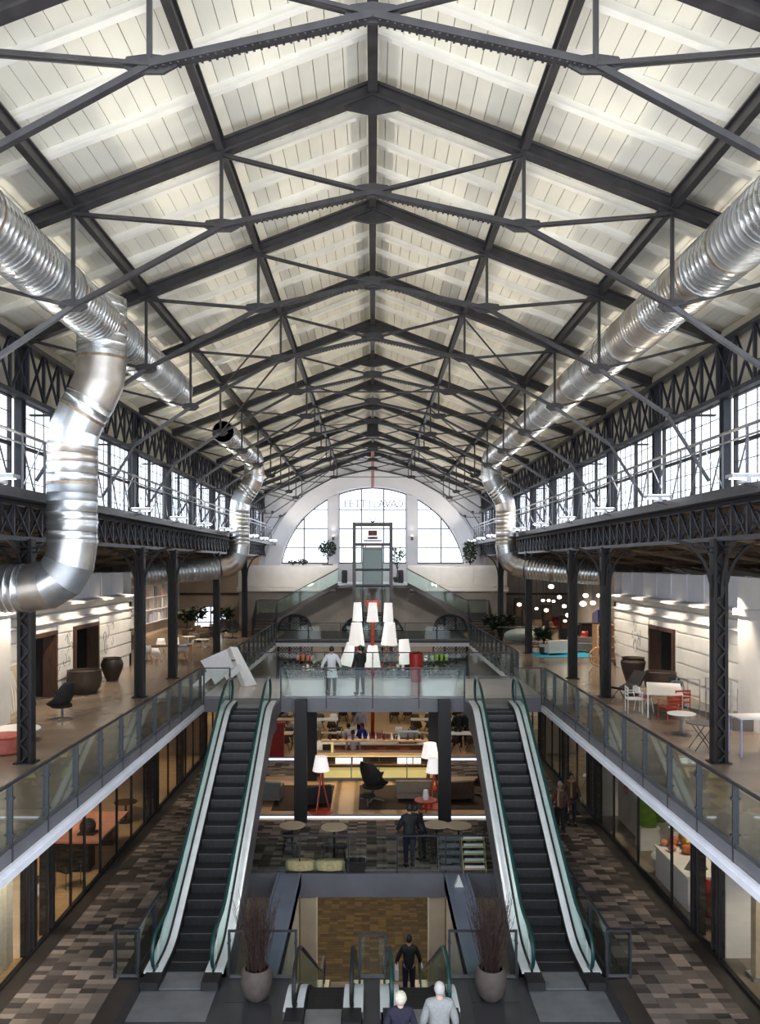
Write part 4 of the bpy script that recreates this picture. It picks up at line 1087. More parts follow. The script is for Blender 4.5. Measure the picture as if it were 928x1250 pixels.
for s in (-1, 1):
    t = thing('bollard_bin', 'dark upright bin at the terrace stair head, %s' % SIDE[s], 'bin', (s*1.95, 56.8, TZ+.0))
    MB().lathe((0, 0, 0), [(.2, 0), (.2, .85), (.17, .9), (.001, .92)], 14).build('body', M['steel_blue'], t); MB().lathe((0, 0, 0), [(.21, .66), (.21, .72)], 14).build('rim', M['steel'], t)
for s in (-1, 1):
    t = thing('wall_sconce', 'small up and down wall lamp on the pier between arched windows, %s' % SIDE[s], 'wall lamp', (s*2.97, YE-.27, H+1.9))
    MB().box(-.09, .09, -.12, .06, -.14, .14).build('housing', M['steel'], t); MB().box(-.07, .07, -.10, .04, .141, .15).build('lens', M['glow'], t)
    spot((s*2.97, YE-.5, H+2.1), (s*2.97, YE-.25, H+4), 14, 70, (1, .9, .8))
# ================================================================= LAMP TREE
def shade(parent, x, y, z, r0, r1, h, tilt=0, nm='lamp_shade'):
    b = MB(); b.lathe((0, 0, 0), [(r0*.1, h), (r1, h), (r0, 0), (r0-.03, .0), (r1-.03, h-.03)], 20); o = b.build(nm, M['shade'], parent, (x, y, z)); o.rotation_euler = (0, tilt, 0); return o
t = thing('giant_lamp_cluster', 'giant cluster of white shaded lamps on red stems rising through the atrium', 'lamp', (0, 42, 0))
MB().lathe((0, 0, 0), [(.9, 0), (.9, .06), (.1, .12)], 20).build('base', M['redm'], t)
MB().tube([(0, 0, .1), (0, 0, 6.9)], .09, 10).box(-.35, .35, -.1, .1, 6.7, 7.0).build('stem', M['redm'], t)
for x, z0, r0, r1, h, tl in ((-.78, 5.95, .26, .19, .95, 0), (0, 5.95, .3, .2, .95, 0), (.80, 5.95, .26, .2, .95, 0), (-.82, 4.75, .42, .26, 1.15, 0), (.84, 4.75, .42, .26, 1.15, .03), (-1.35, 3.75, .35, .2, 1.15, .22), (0, 3.55, .42, .24, 1.15, 0), (1.70, 3.75, .35, .25, 1.25, -.08)):
    shade(t, x, random.uniform(-.5, .3), z0, r0, r1, h, tl)
for x in (-.8, .8): MB().tube([(0, 0, 3.2), (x*.6, 0, 3.6), (x, 0, 4.6), (x, 0, 6.0)], .035, 8).build('lamp_arm', M['redm'], t)
for x, z in ((-1.35, 4.6), (1.7, 4.8)): MB().tube([(0, 0, 3.0), (x*.7, 0, 3.9), (x, 0, z)], .03, 6).build('lamp_arm', M['redm'], t)
# ================================================================= FURNITURE BUILDERS
def chair(label, loc, rz=0, m='white', legm=None, kind='four', seatm=None, group=None):
    t = thing('chair', label, 'chair', loc, rz, group); lm = M[legm or m]; sm = M[seatm or m]
    if kind == 'four':
        b = MB(); b.lathe((0, 0, 0), [(.001, .43), (.21, .44), (.23, .46), (.2, .475), (.001, .465)], 14, 1, .95); b.build('seat', sm, t)
        for sx in (-1, 1):
            for sy in (-1, 1): MB().tube([(sx*.17, sy*.16, .44), (sx*.22, sy*.21, 0)], [.016, .011], 6).build('leg', lm, t)
        b = MB(); b.tube([(-.2, -.2, .44), (-.21, -.25, .62), (-.17, -.27, .78), (0, -.29, .82), (.17, -.27, .78), (.21, -.25, .62), (.2, -.2, .44)], .015, 6); b.box(-.17, .17, -.285, -.265, .62, .78); b.build('backrest', M[m], t)
    elif kind == 'arm':
        MB().cbox((0, 0, .45), (.48, .46, .035)).build('seat', sm, t)
        for sx in (-1, 1):
            for sy in (-1, 1): MB().tube([(sx*.24, sy*.22, 0), (sx*.24, sy*.22, .66)], .014, 6).build('leg', lm, t)
            MB().cbox((sx*.24, 0, .67), (.04, .48, .02)).build('armrest', M[m], t)
        b = MB()
        for z in (.60, .70, .80): b.cbox((0, -.23, z), (.48, .02, .05))
        b.cbox((-.24, -.22, .74), (.025, .025, .18)); b.cbox((.24, -.22, .74), (.025, .025, .18)); b.build('backrest', M[m], t)
    elif kind == 'shell':
        b = MB(); N = 10; vs = []; prof = [(.22, .44), (.1, .40), (-.1, .40), (-.2, .46), (-.27, .62), (-.31, .82)]
        wd = [.2, .24, .24, .25, .23, .17]; cur = [.02, .05, .07, .10, .08, .04]
        for (y, z), w_, c in zip(prof, wd, cur):
            for k in range(N+1):
                q = -1+2*k/N; vs.append((w_*q, y+(c*q*q if z > .5 else 0), z+(c*q*q if z <= .6 else 0)))
        fs = [(i*(N+1)+k, i*(N+1)+k+1, (i+1)*(N+1)+k+1, (i+1)*(N+1)+k) for i in range(5) for k in range(N)]
        b.add(vs, fs, True); o = b.build('shell_seat', M[m], t); mo = o.modifiers.new('s', 'SOLIDIFY'); mo.thickness = .02
        for sx in (-1, 1):
            for sy in (-1, 1): MB().tube([(sx*.1, sy*.08, .40), (sx*.24, sy*.22, 0)], .012, 6).build('leg', lm, t)
    return t
def table(label, loc, rz, L, W, h, m='white', legm=None, cat='table', thick=.03):
    t = thing('table', label, cat, loc, rz); MB().cbox((0, 0, h-thick/2), (L, W, thick)).build('tabletop', M[m], t)
    for sx in (-1, 1):
        for sy in (-1, 1): MB().cbox((sx*(L/2-.04), sy*(W/2-.04), (h-thick)/2), (.04, .04, h-thick)).build('leg', M[legm or m], t)
    return t
def round_table(label, loc, r, h, m='wood', base='dark', group=None, scale=1):
    t = thing('round_table', label, 'table', loc, 0, group)
    MB().lathe((0, 0, 0), [(.001, h-.035), (r-.02, h-.035), (r, h-.02), (r-.01, h), (.001, h)], 24).build('tabletop', M[m], t)
    MB().tube([(0, 0, .03), (0, 0, h-.035)], .035, 8).build('pedestal', M[base], t); MB().lathe((0, 0, 0), [(.26, 0), (.24, .02), (.05, .05)], 18).build('foot', M[base], t)
    return t
def sofa(label, loc, rz, L=1.8, m='tan', cushions=2, cat='sofa', h=.75):
    t = thing('sofa' if L > 1.1 else 'armchair', label, cat, loc, rz); D = .85
    MB().cbox((0, 0, .24), (L, D, .22)).build('frame', M[m], t)
    MB().cbox((0, -D/2+.09, h/2+.16), (L, .18, h-.3)).build('backrest', M[m], t)
    for sx in (-1, 1): MB().cbox((sx*(L/2-.08), .05, .40), (.16, D-.1, .3)).build('armrest', M[m], t)
    w_ = (L-.34)/cushions
    for k in range(cushions): MB().cbox((-L/2+.17+w_*(k+.5), .08, .41), (w_-.02, D-.24, .13)).build('seat_cushion', M[m], t)
    for sx in (-1, 1):
        for sy in (-1, 1): MB().cbox((sx*(L/2-.08), sy*(D/2-.08), .065), (.05, .05, .13)).build('leg', M['dark'], t)
    return t
def egg(label, loc, rz, m='black'):
    t = thing('egg_chair', label, 'armchair', loc, rz)
    b = MB(); N = 14; vs = []
    prof = [(.40, .40, .28, .06), (.30, .34, .36, .16), (.05, .34, .40, .26), (-.18, .42, .42, .34), (-.28, .60, .44, .34), (-.33, .80, .42, .26), (-.37, 1.0, .36, .20), (-.38, 1.16, .24, .10)]
    for y, z, w_, c in prof:
        for k in range(N+1):
            q = -1+2*k/N; a = abs(q)**2.4; vs.append((w_*q*(1-.08*a), y+c*a*(1 if z > .5 else .2), z+(c*a if z <= .62 else 0)))
    b.add(vs, [(i*(N+1)+k, i*(N+1)+k+1, (i+1)*(N+1)+k+1, (i+1)*(N+1)+k) for i in range(7) for k in range(N)], True)
    o = b.build('shell', M[m], t); mo = o.modifiers.new('s', 'SOLIDIFY'); mo.thickness = .06; mo = o.modifiers.new('u', 'SUBSURF'); mo.levels = mo.render_levels = 1
    MB().lathe((0, .02, 0), [(.001, .36), (.3, .37), (.32, .43), (.26, .47), (.001, .47)], 18).build('seat_cushion', M[m], t)
    MB().tube([(0, 0, .03), (0, 0, .36)], .035, 8).build('stem', M['rail'], t)
    for k in range(4): a = k*PI/2+.4; MB().bar((0, 0, .06), (.34*math.cos(a), .34*math.sin(a), .02), .05, .025).build('foot', M['rail'], t)
    return t
def jar(label, loc, r, h, m, kind='jar', name='clay_jar'):
    t = thing(name, label, 'jar', loc)
    if kind == 'jar': pr = [(r*.5, 0), (r*.62, h*.12), (r*.95, h*.55), (r, h*.72), (r*.9, h*.88), (r*.78, h*.94), (r*.84, h), (r*.7, h), (r*.66, h*.92)]
    elif kind == 'bowl': pr = [(r*.62, 0), (r*.9, h*.25), (r, h*.6), (r*.96, h*.95), (r*.98, h), (r*.88, h), (r*.86, h*.9)]
    else: pr = [(r*.45, 0), (r*.62, h*.2), (r*.92, h*.65), (r, h*.85), (r*.85, h*.95), (r*.95, h), (r*.8, h), (r*.7, h*.9)]
    MB().lathe((0, 0, 0), pr, 24).build('body', M[m], t); MB().lathe((0, 0, 0), [(.001, h*.86), (r*.72, h*.86)], 20).build('dark_inside', M['dark'], t)
    return t
def floor_lamp(label, loc, h, m='redm', sh=(.3, .2, .5), name='floor_lamp'):
    t = thing(name, label, 'lamp', loc)
    MB().lathe((0, 0, 0), [(.42, 0), (.42, .03), (.06, .06)], 20).build('base', M[m], t)
    for a in (0, 2.1, 4.2): MB().tube([(.30*math.cos(a), .30*math.sin(a), .03), (.05*math.cos(a), .05*math.sin(a), h*.55), (0, 0, h-sh[2])], .028, 6).build('leg', M[m], t)
    shade(t, 0, 0, h-sh[2], sh[0], sh[1], sh[2]); return t
G = FT+.001
def on(px, py, z=G): return at(px, py, z)
# ================================================================= GALLERY, RED POUF SIDE
t = thing('pouf', 'round terracotta leather pouf at the edge of the gallery floor', 'pouf', on(6, 918))
MB().lathe((0, 0, 0), [(.42, 0), (.46, .04), (.47, .3), (.44, .43), (.3, .46), (.001, .46)], 28).build('cushion', M['terra'], t); MB().tube([(.472*math.cos(a*PI/14), .472*math.sin(a*PI/14), .40) for a in range(29)], .012, 5, False).build('piping', M['red'], t)
round_table('low white round table behind the terracotta pouf', on(18, 905), .65, .34, 'white', 'white')
t = thing('leaning_artwork', 'sand coloured studded panel leaning on the white wall', 'artwork', (-10.95, 25.0, FT))
fr = MB().box(-.04, .04, -.75, .75, 0, 1.55); o = fr.build('panel', M['beige'], t); o.rotation_euler = (0, -.14, 0)
b = MB()
for k in range(14):
    for e in (-.68, .68): b.sphere((.05, e, .08+k*.105), .022, 6, 4)
b.build('stud_trim', M['wall_warm'], o)
b = MB()
for k in range(5): b.tube([(.05, -.35+.16*k, .15), (.06, -.4+.2*k, .7), (.05, -.1+.06*k, 1.4)], .03, 6)
b.build('draped_relief', M['wall'], o)
egg('black swivel lounge chair alone on the open gallery floor', on(76, 878), 1.2)
jar('wide brown clay bowl on the floor before the second dark doorway', on(103, 846), .62, .62*1.35, 'clay_brown', 'bowl', 'clay_bowl')
jar('black clay jar standing by the white wall, red pouf side', on(137, 831), .44, .93, 'clay')
b_t = table('dining table with dark top among white shell chairs', on(205, 806), .1, 2.2, .9, .72, 'wood_dark', 'wood')
for k, (px, py, rz) in enumerate(((180, 808, .2), (193, 812, -.3), (222, 806, .4), (230, 800, 1.6), (212, 798, 3.0), (196, 799, 3.3))):
    chair('%s pale shell chair counted from the shelf around the dark dining table' % ORD[k], on(px, py), rz, 'white', 'wood', 'shell', group='shell chairs by the shelf wall')
# long white bookcase
t = thing('white_bookcase', 'long white wall shelving filled with coloured prints and black vases', 'shelving', (-14.54, 44.0, FT+.9))
Lb = 16
for k in range(4): MB().box(-.02, .38, 0, Lb, k*.8, k*.8+.05).build('shelf', M['white'], t)
up = MB().box(-.02, .38, 0, .04, .05, 2.4).mesh('upright', M['white'])
for k in range(17): link('upright', up, t, (0, k*1.0-.02 if k else 0, 0))
MB().box(-.06, -.03, 0, Lb, 0, 2.4).build('back_panel', M['wall_warm'], t)
rnd = random.Random(5)
for j in range(3):
    for k in range(16):
        q = rnd.random(); y = 44.05+k*1.0; z = FT+.95+j*.8
        if j == 0 and q < .8 or q < .25:
            o = MB().box(0, .25, 0, rnd.uniform(.5, .85), 0, rnd.uniform(.45, .68)).build('framed_print', M[rnd.choice(['print', 'lavender', 'pink', 'wall_cool', 'tan'])], None, (-14.48, y, z+.001))
            tag(o, 'coloured print box on the white wall shelving, %s bay, %s shelf' % (ORD[k], ORD[j]), 'print', 'prints on the white shelving')
        elif q < .8:
            o = MB().lathe((0, 0, 0), [(.08, 0), (.15, .15), (.13, .35), (.05, .5), (.07, .55)], 10).build('vase', M['black' if q < .6 else 'clay_brown'], None, (-14.4, y+.4, z+.001))
            tag(o, 'dark vase on the white wall shelving, %s bay, %s shelf' % (ORD[k], ORD[j]), 'vase', 'vases on the white shelving')
tag(MB().box(-.5, .5, -4, 4, 0, .75).box(-.55, .55, -4.05, 4.05, .75, .82).build('sideboard', M['wood_dark'], None, (-13.6, 42.2, FT)), 'long dark low sideboard below the white shelving', 'sideboard')
for k, (px, py, m, rz) in enumerate(((243, 783, 'tan', 2.6), (258, 780, 'wood_dark', 3.4), (252, 776, 'grey_uph', 1.9), (272, 778, 'black', 2.9), (284, 779, 'black', 3.3), (234, 778, 'tan', 1.4))):
    if m == 'black': egg('black egg chair at the end of the gallery, %s' % ('beside the gallery column' if k == 3 else 'next to the railing'), on(px, py), rz)
    else: sofa('%s armchair among the seating before the half round window, %s of three' % ({'tan': 'taupe', 'wood_dark': 'dark brown', 'grey_uph': 'grey'}[m], ORD[k if k < 3 else 2]) if k != 5 else 'taupe armchair close to the white shelving end', on(px, py), rz, .95, m, 1, 'armchair')
for k, (px, py) in enumerate(((247, 790), (262, 771), (230, 786))):
    round_table('%s small white side table among the gallery armchairs' % ORD[k], on(px, py), .4, .45, 'white', 'white')
for k, (px, py, s_) in enumerate(((241, 770, 1.2), (272, 771, 1.2), (228, 773, 1.0))):
    leafy('potted_palm', '%s dark potted plant before the half round end window' % ORD[k], on(px, py), .5*s_, .7*s_, .5, 160, .35, (.22, .35, 'clay'))
# folded white sculpture on the landing
t = thing('folded_sculpture', 'large folded white sheet sculpture standing on the landing by the escalator', 'sculpture', (-5.6, 31.6, FT))
def slabq(pts, th, m='white_cloth', nm='folded_sheet'):
    pts = [Vector(p) for p in pts]; n = (pts[1]-pts[0]).cross(pts[2]-pts[0]).normalized()*th
    MB().add(pts+[p+n for p in pts], [(3, 2, 1, 0), (4, 5, 6, 7), (0, 1, 5, 4), (1, 2, 6, 5), (2, 3, 7, 6), (3, 0, 4, 7)]).build(nm, M[m], t)
slabq([(-1.05, 0, .95), (.15, .1, 1.48), (.45, 0, .82), (-.45, -.1, .06)], .06)
slabq([(.1, -.05, 1.50), (.35, .2, 1.46), (1.15, -.1, .05), (.75, -.25, 0)], .25, 'white')
slabq([(-1.35, -.1, .0), (-.8, 0, .55), (-.4, 0, .5), (-.95, -.2, 0)], .05)
slabq([(-.1, -.25, .42), (.5, -.2, .82), (.6, -.1, .62), (.05, -.3, .20)], .12, 'white')
MB().lathe((0, 0, 0), [(.08, 0), (.08, .06)], 10).build('fastener', M['tan'], t, (.25, -.12, .95))
# ================================================================= GALLERY, WHITE TABLE SIDE
c = on(806, 868)
wt = (9.2, 25.6)
table('long white table with slim legs on the gallery', (9.25, 26.0, FT), 1.25, 2.6, 1.05, .74, 'white')
chair('white metal armchair at the near side of the long white table', on(774, 870), -1.7, 'white', kind='arm')
chair('red wooden armchair at the end of the long white table', on(818, 882), .3, 'redm', 'redm', 'arm')
chair('second red armchair half hidden behind the first', on(829, 874), .2, 'red', 'red', 'arm')
chair('white chair with red seat pad tucked under the white table', on(786, 868), -1.3, 'white', kind='four', seatm='red')
chair('slender wire chair with black seat behind the white table', on(826, 862), 2.7, 'rail', 'rail', 'four', seatm='black')
chair('black slatted chair at the back corner of the white table', on(824, 856), 2.9, 'dark', 'dark', 'four')
t = thing('lounge_chair', 'low black lounge chair lying before the brown vase', 'chair', on(765, 849), .5)
MB().prism([(-.7, .3), (-.1, .18), (.35, .32), (.75, .8), (.70, .84), (.3, .4), (-.1, .26), (-.7, .38)], 'y', -.3, .3).build('seat', M['black'], t)
for sx in (-.4, .35): MB().bar((sx, -.25, 0), (sx+.05, 0, .25), .03, .03).bar((sx, .25, 0), (sx+.05, 0, .25), .03, .03).build('leg', M['rail'], t)
jar('tall brown vase with narrow foot before the white wall', on(773, 838), .47, 1.12, 'clay_brown', 'vase', 'tall_vase')
jar('wide brown pot standing in the open doorway', on(806, 845), .58, .75, 'clay_brown', 'bowl', 'clay_pot')
round_table('small round white bistro table beside the red armchair', on(832, 897), .38, .6, 'white', 'rail')
t = thing('folding_table', 'small grey folding table with crossed legs by the column', 'table', on(857, 915))
MB().lathe((0, 0, 0), [(.001, .66), (.38, .66), (.38, .69), (.001, .69)], 22).build('tabletop', M['clad'], t)
for sy in (-.2, .2): MB().tube([(-.25, sy, 0), (.22, sy, .66)], .012, 6).build('leg', M['dark'], t); MB().tube([(.25, sy, 0), (-.22, sy, .66)], .012, 6).build('leg', M['dark'], t)
table('tall pale square table beyond the column', on(905, 921)+Vector((.25, 0, 0)), .05, .9, .7, .95, 'wall_cool', 'lavender')
# small ramp with tube railings
t = thing('access_ramp', 'short grey ramp with square tube railings by the white wall', 'ramp', (10.62, 25.2, FT))
MB().prism([(-2.2, 0), (2.2, 0), (-2.2, .35)], 'x', -.48, .48).build('ramp_slope', M['clad'], t)
for sx in (-.48, .48):
    for y0, y1 in ((-2.1, -.3), (.2, 2.1)):
        b = MB(); zt = .95
        b.tube([(sx, y0, 0), (sx, y0, zt+.15), (sx, y1, zt-.05), (sx, y1, 0)], .02, 6); b.tube([(sx, y0, .55), (sx, y1, .45)], .014, 6); b.tube([(sx, (y0+y1)/2, 0), (sx, (y0+y1)/2, zt+.05)], .014, 6); b.build('ramp_rail', M['chrome'], t)
t = thing('wooden_wheel_cabinet', 'tall pale wooden rack on a spoked wheel behind the gallery column', 'rack', on(738, 812), .2)
for sx in (-.45, .45): MB().box(sx-.04, sx+.04, -.25, .25, .1, 1.9).build('side_panel', M['wood'], t)
for z in (.3, .8, 1.3, 1.85): MB().box(-.41, .41, -.25, .25, z, z+.04).build('shelf', M['wood'], t)
wh = MB().tube([(.42*math.cos(a*PI/12), 0, .42*math.sin(a*PI/12)) for a in range(25)], .035, 6, False)
for a in range(8): wh.bar((0, 0, 0), (.4*math.cos(a*PI/4), 0, .4*math.sin(a*PI/4)), .02, .02)
wh.build('wheel', M['wood'], t, (-.5, -.35, .45))
tag(MB().box(-1.5, 1.5, -1.2, 1.2, 0, .015).build('turquoise_rug', M['rug_blue'], None, on(680, 800)+Vector((.3, .3, 0))), 'bright turquoise rug below the pale armchair', 'rug')
sofa('dark grey sofa beyond the turquoise rug', on(718, 796), 2.9, 2.2, 'grey_uph', 2)
sofa('pale beige round backed armchair on the turquoise rug', on(678, 799), .4, 1.3, 'wall', 1, 'armchair')
t = thing('oval_sculpture', 'glossy white oval pebble seat near the railing', 'seat', on(636, 785)); MB().sphere((0, 0, .45), 1, 24, 12, (1.0, .45, .42)).build('pebble_shell', M['white'], t)
t = thing('wire_wheel_stool', 'round dark spoked stand beside the white oval seat', 'stand', on(654, 790)); w2 = MB().tube([(.5*math.cos(a*PI/12), 0, .5+.5*math.sin(a*PI/12)) for a in range(25)], .03, 6, False)
for a in range(10): w2.bar((0, 0, .5), (.48*math.cos(a*PI/5), 0, .5+.48*math.sin(a*PI/5)), .02, .02)
w2.build('spoked_ring', M['steel'], t); MB().box(-.3, .3, -.15, .15, 0, .03).build('foot', M['steel'], t)
chair('red shell chair behind the dark grey sofa', on(712, 788), 2.5, 'red', 'dark', 'shell')
t = thing('blue_white_folding_screen', 'blue and white folded screen by the dark chest', 'screen', on(729, 782)); slabq([(-.4, 0, .0), (.1, .2, .0), (.1, .2, 1.9), (-.3, 0, 1.7)], .03, 'lavender'); slabq([(.1, .2, 0), (.5, 0, 0), (.5, 0, 1.6), (.1, .2, 1.9)], .03, 'blue')
tag(MB().box(-.6, .6, -.3, .3, .1, 1.15).box(-.64, .64, -.34, .34, 1.15, 1.2).box(-.5, .5, -.25, .25, 0, .1).build('dark_chest', M['dark'], None, on(721, 785)), 'black chest of drawers near the blue white screen', 'chest')
# dark showroom of lamps and seats
rnd = random.Random(11)
lamps = [(673, 716, 5), (683, 729, 4), (663, 733, 3), (670, 733, 3), (676, 734, 3), (715, 727, 5), (712, 737, 6), (724, 736, 5), (731, 727, 4), (655, 743, 3), (667, 745, 4), (689, 740, 4), (694, 751, 5), (634, 738, 4), (697, 756, 4), (690, 758, 3)]
for k, (px, py, r) in enumerate(lamps):
    Y = 50+rnd.uniform(-5, 5); x = (px-455)*Y/1000; z = H-(py-688)*Y/1000; rr = r*Y/1450
    t = thing('pendant_lamp', 'small glowing pendant lamp in the dark showroom, %s from the open floor' % ORD[k], 'pendant lamp', (x, Y, z), group='showroom pendant lamps')
    MB().sphere((0, 0, 0), rr, 14, 8, (1, 1, .75)).build('globe', M['glow'], t); MB().tube([(0, 0, rr*.7), (0, 0, H+1.44-.2252*(x-8.45)-z)], .012, 5).build('cable', M['dark'], t)
for k, (px, py, m) in enumerate(((640, 768, 'black'), (648, 776, 'white'), (662, 770, 'tan'), (676, 774, 'wood_dark'), (690, 771, 'wood_dark'), (702, 777, 'black'), (684, 766, 'red'), (696, 766, 'tan'), (659, 780, 'white'), (668, 786, 'wood_dark'))):
    if m in ('white', 'wood_dark'): chair('%s chair, %s in the crowded dark showroom' % ({'white': 'white', 'wood_dark': 'brown'}[m], ORD[k]), on(px, py), rnd.uniform(0, 6), m, 'dark', 'shell')
    else: sofa('%s seat, %s in the crowded dark showroom' % ({'black': 'black', 'tan': 'taupe', 'red': 'red'}[m], ORD[k]), on(px, py), rnd.uniform(0, 6), 1.0, m, 1, 'armchair')
for k, (px, py, h) in enumerate(((633, 770, 2.3), (668, 772, 1.9), (643, 775, 1.7), (700, 768, 1.9), (689, 780, 1.5))):
    t = thing('display_stand', '%s tall black display stand among the showroom lamps' % ORD[k], 'stand', on(px, py))
    MB().box(-.3, .3, -.25, .25, 0, h).build('frame', M['dark'], t); MB().box(-.24, .24, -.27, -.251, h*.45, h*.9).build('display_panel', M['wood_dark'], t)
for k, (px, py, s_) in enumerate(((620, 778, .7), (600, 779, .8), (664, 799, .6), (609, 786, .7))):
    leafy('potted_shrub', '%s potted shrub near the stair foot, lamp showroom side' % ORD[k], on(px, py), .5*s_, .9*s_, .4, 170, .3, (.25, .4, 'clay'))
t = thing('glass_sideboard', 'wide glass cabinet with pale frame behind the gallery railing', 'cabinet', (8.4, 47.5, FT)); MB().box(-1.2, 1.2, -.3, .3, .1, 1.0).build('glass_body', M['glass'], t); MB().box(-1.22, 1.22, -.32, .32, 1.0, 1.04).box(-1.22, 1.22, -.32, .32, 0, .1).build('frame', M['rail'], t)
# ================================================================= BRIDGE: VASE
t = thing('red_floor_vase', 'tall red tapered floor vase on the bridge before the far railing', 'vase', on(508, 832))
MB().lathe((0, 0, 0), [(.2, 0), (.22, .05), (.27, .7), (.28, 1.12), (.25, 1.13), (.24, 1.0)], 20).build('body', M['red'], t); MB().lathe((0, 0, 0), [(.001, 1.1), (.24, 1.1)], 16).build('soil', M['dark'], t)
b = MB()
for k in range(6): a = k*1.1; b.tube([(0, 0, 1.1), (.1*math.cos(a), .1*math.sin(a), 1.2), (.16*math.cos(a), .16*math.sin(a), 1.18)], .01, 4)
b.build('twig', M['twig'], t)
# ================================================================= FLOOR 1: PLATFORM, BAR, CAFE
pl = MB(); pl.box(-5.4, 5.4, 28.6, 33.7, 0.001, .15); plat = pl.build('wood_platform', M['wood_floor']); tag(plat, 'raised pale oak platform behind the LED strip', 'platform')
me = MB().box(.01, .99, .004, .196, 0, .006).mesh('floor_plank', M['wood_floor'])
for i in range(6):
    for j in range(25): link('floor_plank', me, plat, (-2.3+i*.8 if False else -2.2+i*.75, 28.62+j*.2, .15))
t = thing('led_strip', 'glowing bluish LED strip along the front of the oak platform', 'light strip', (0, 28.57, .03)); MB().box(-5.2, 5.2, -.03, .02, 0, .05).build('diffuser', M['led'], t); MB().box(-5.2, 5.2, .021, .028, -.02, .1).build('mounting_profile', M['fascia'], t)
for s in (-1, 1):
    t = thing('led_strip', 'glowing bluish LED strip at the rear carpet edge, %s' % SIDE[s], 'light strip', (s*3.9, 37.0, .03)); MB().box(-.95, .95, -.03, .02, 0, .07).build('diffuser', M['led'], t); MB().box(-.95, .95, .021, .035, -.02, .14).build('mounting_profile', M['fascia'], t)
PZ = .151
tag(MB().box(-3.6, -1.5, 29.0, 32.3, 0, .015).build('brown_rug', M['rug_dark'], None, (0, 0, PZ)), 'dark brown rug under the grey armchair and floor lamp', 'rug')
tag(MB().box(-.5, 4.4, 29.1, 32.3, 0, .015).build('brown_rug', M['rug_dark'], None, (0, 0, PZ)), 'dark brown rug under the black egg chair', 'rug')
def pz(px, py): return at(px, py, PZ+.016)
egg('black high backed egg chair on the rug before the bar', pz(455, 977), -.7).scale = (1.3,)*3
t = thing('footstool', 'black swivel footstool before the egg chair', 'stool', pz(449, 984)); MB().sphere((0, 0, .38), .3, 14, 8, (1, .8, .3)).build('cushion', M['black'], t); MB().tube([(0, 0, 0), (0, 0, .35)], .03, 6).build('stem', M['rail'], t)
sofa('taupe corner sofa on the rug by the second floor lamp', pz(506, 977)+Vector((0, .2, 0)), -1.6+PI/2+.05, 1.35, 'tan', 1)
sofa('grey low armchair beside the escalator side cladding', pz(328, 977), -.1, 1.0, 'grey_uph', 1, 'armchair')
sofa('brown armchair beyond the black column on the same rug', pz(559, 976), .2, 1.0, 'wood_dark', 1, 'armchair')
egg('brown small egg chair at the end of the dark rug', pz(588, 970), 1.0, 'wood_dark')
floor_lamp('white shaded floor lamp with red tripod and red round base', pz(392, 991), 1.95)
floor_lamp('white shaded floor lamp with red frame beside the square black column', pz(530, 985), 1.75)
floor_lamp('tall floor lamp with beige shade beside the bar end', pz(525, 962), 1.75, 'redm', (.34, .24, .55))
sofa('black armchair behind the red based floor lamp', pz(385, 982), .3, 1.0, 'black', 1, 'armchair')
t = thing('red_side_table', 'low red side table with white vessel near the man in black', 'table', at(520, 992, PZ)); MB().lathe((0, 0, 0), [(.001, .42), (.4, .42), (.4, .46), (.001, .46)], 20).build('tabletop', M['redm'], t); MB().tube([(0, 0, 0), (0, 0, .42)], .04, 8).build('pedestal', M['redm'], t)
tag(MB().lathe((0, 0, 0), [(.1, 0), (.12, .1), (.08, .34), (.001, .35)], 14).build('white_vessel', M['white'], None, at(520, 992, PZ)+Vector((0, 0, .461))), 'white vessel standing on the low red side table', 'vessel')
# display counter
t = thing('display_counter', 'long bar display counter with lit yellow glass case and oak top', 'counter', (.2, 33.3, PZ))
MB().box(-2.25, 2.3, -.35, .45, .0, .12).build('plinth', M['clad'], t)
MB().box(-2.25, 2.3, .2, .45, .12, 1.0).build('back_panel', M['wood_dark'], t)
MB().box(-2.2, 2.25, -.3, .19, .12, .42).build('lit_shelf', M['case_glow'], t)
MB().box(-2.2, 2.25, -.28, .19, .62, .66).build('glass_shelf', M['wood'], t)
for k in range(4): MB().box(-2.2+k*1.12, -2.16+k*1.12, -.36, -.30, .12, 1.0).build('mullion', M['clad'], t); 
for k in range(4): MB().box(-2.15+k*1.12, -1.10+k*1.12, -.345, -.335, .12, 1.0).build('glass_front', M['glass_shop'], t)
for x0, x1 in ((-1.7, -1.05), (-1.0, -.6), (.8, 1.4), (1.45, 1.75)): MB().box(x0, x1, -.2, -.18, .67, .90).build('price_panel', M['case_white'], t)
MB().box(-2.5, 2.55, -.45, .5, 1.0, 1.05).build('countertop', M['wood'], t)
MB().box(-2.5, 2.55, -.46, -.451, 1.0, 1.045).build('lit_edge', M['case_glow'], t)
for sx in (-1.85, 2.0): MB().box(sx-.05, sx+.05, .1, .2, 1.05, 1.5).build('upright', M['case_glow'], t)
MB().box(-1.8, 1.95, .12, .16, 1.08, 1.48).build('glass_guard', M['glass_shop'], t); MB().box(-2.3, 2.4, 0, .35, 1.5, 1.55).build('upper_shelf', M['wood'], t)
tag(MB().box(-.5, .5, -.3, .3, 0, .95).box(-.55, .55, -.35, .35, .95, 1.0).build('cash_desk', M['wood_red'], None, (-2.15, 34.6, .001)), 'red wooden cash desk at the end of the bar', 'desk')
t = thing('cash_register', 'white cash register with black screen on the red desk', 'cash register', (-2.1, 34.6, 1.01)); MB().prism([(-.25, 0), (.25, 0), (.25, .3), (-.1, .38), (-.25, .1)], 'x', -.3, .15).build('housing', M['white'], t); MB().box(0.0, .36, -.3, -.26, .05, .32).build('screen', M['dark'], t)
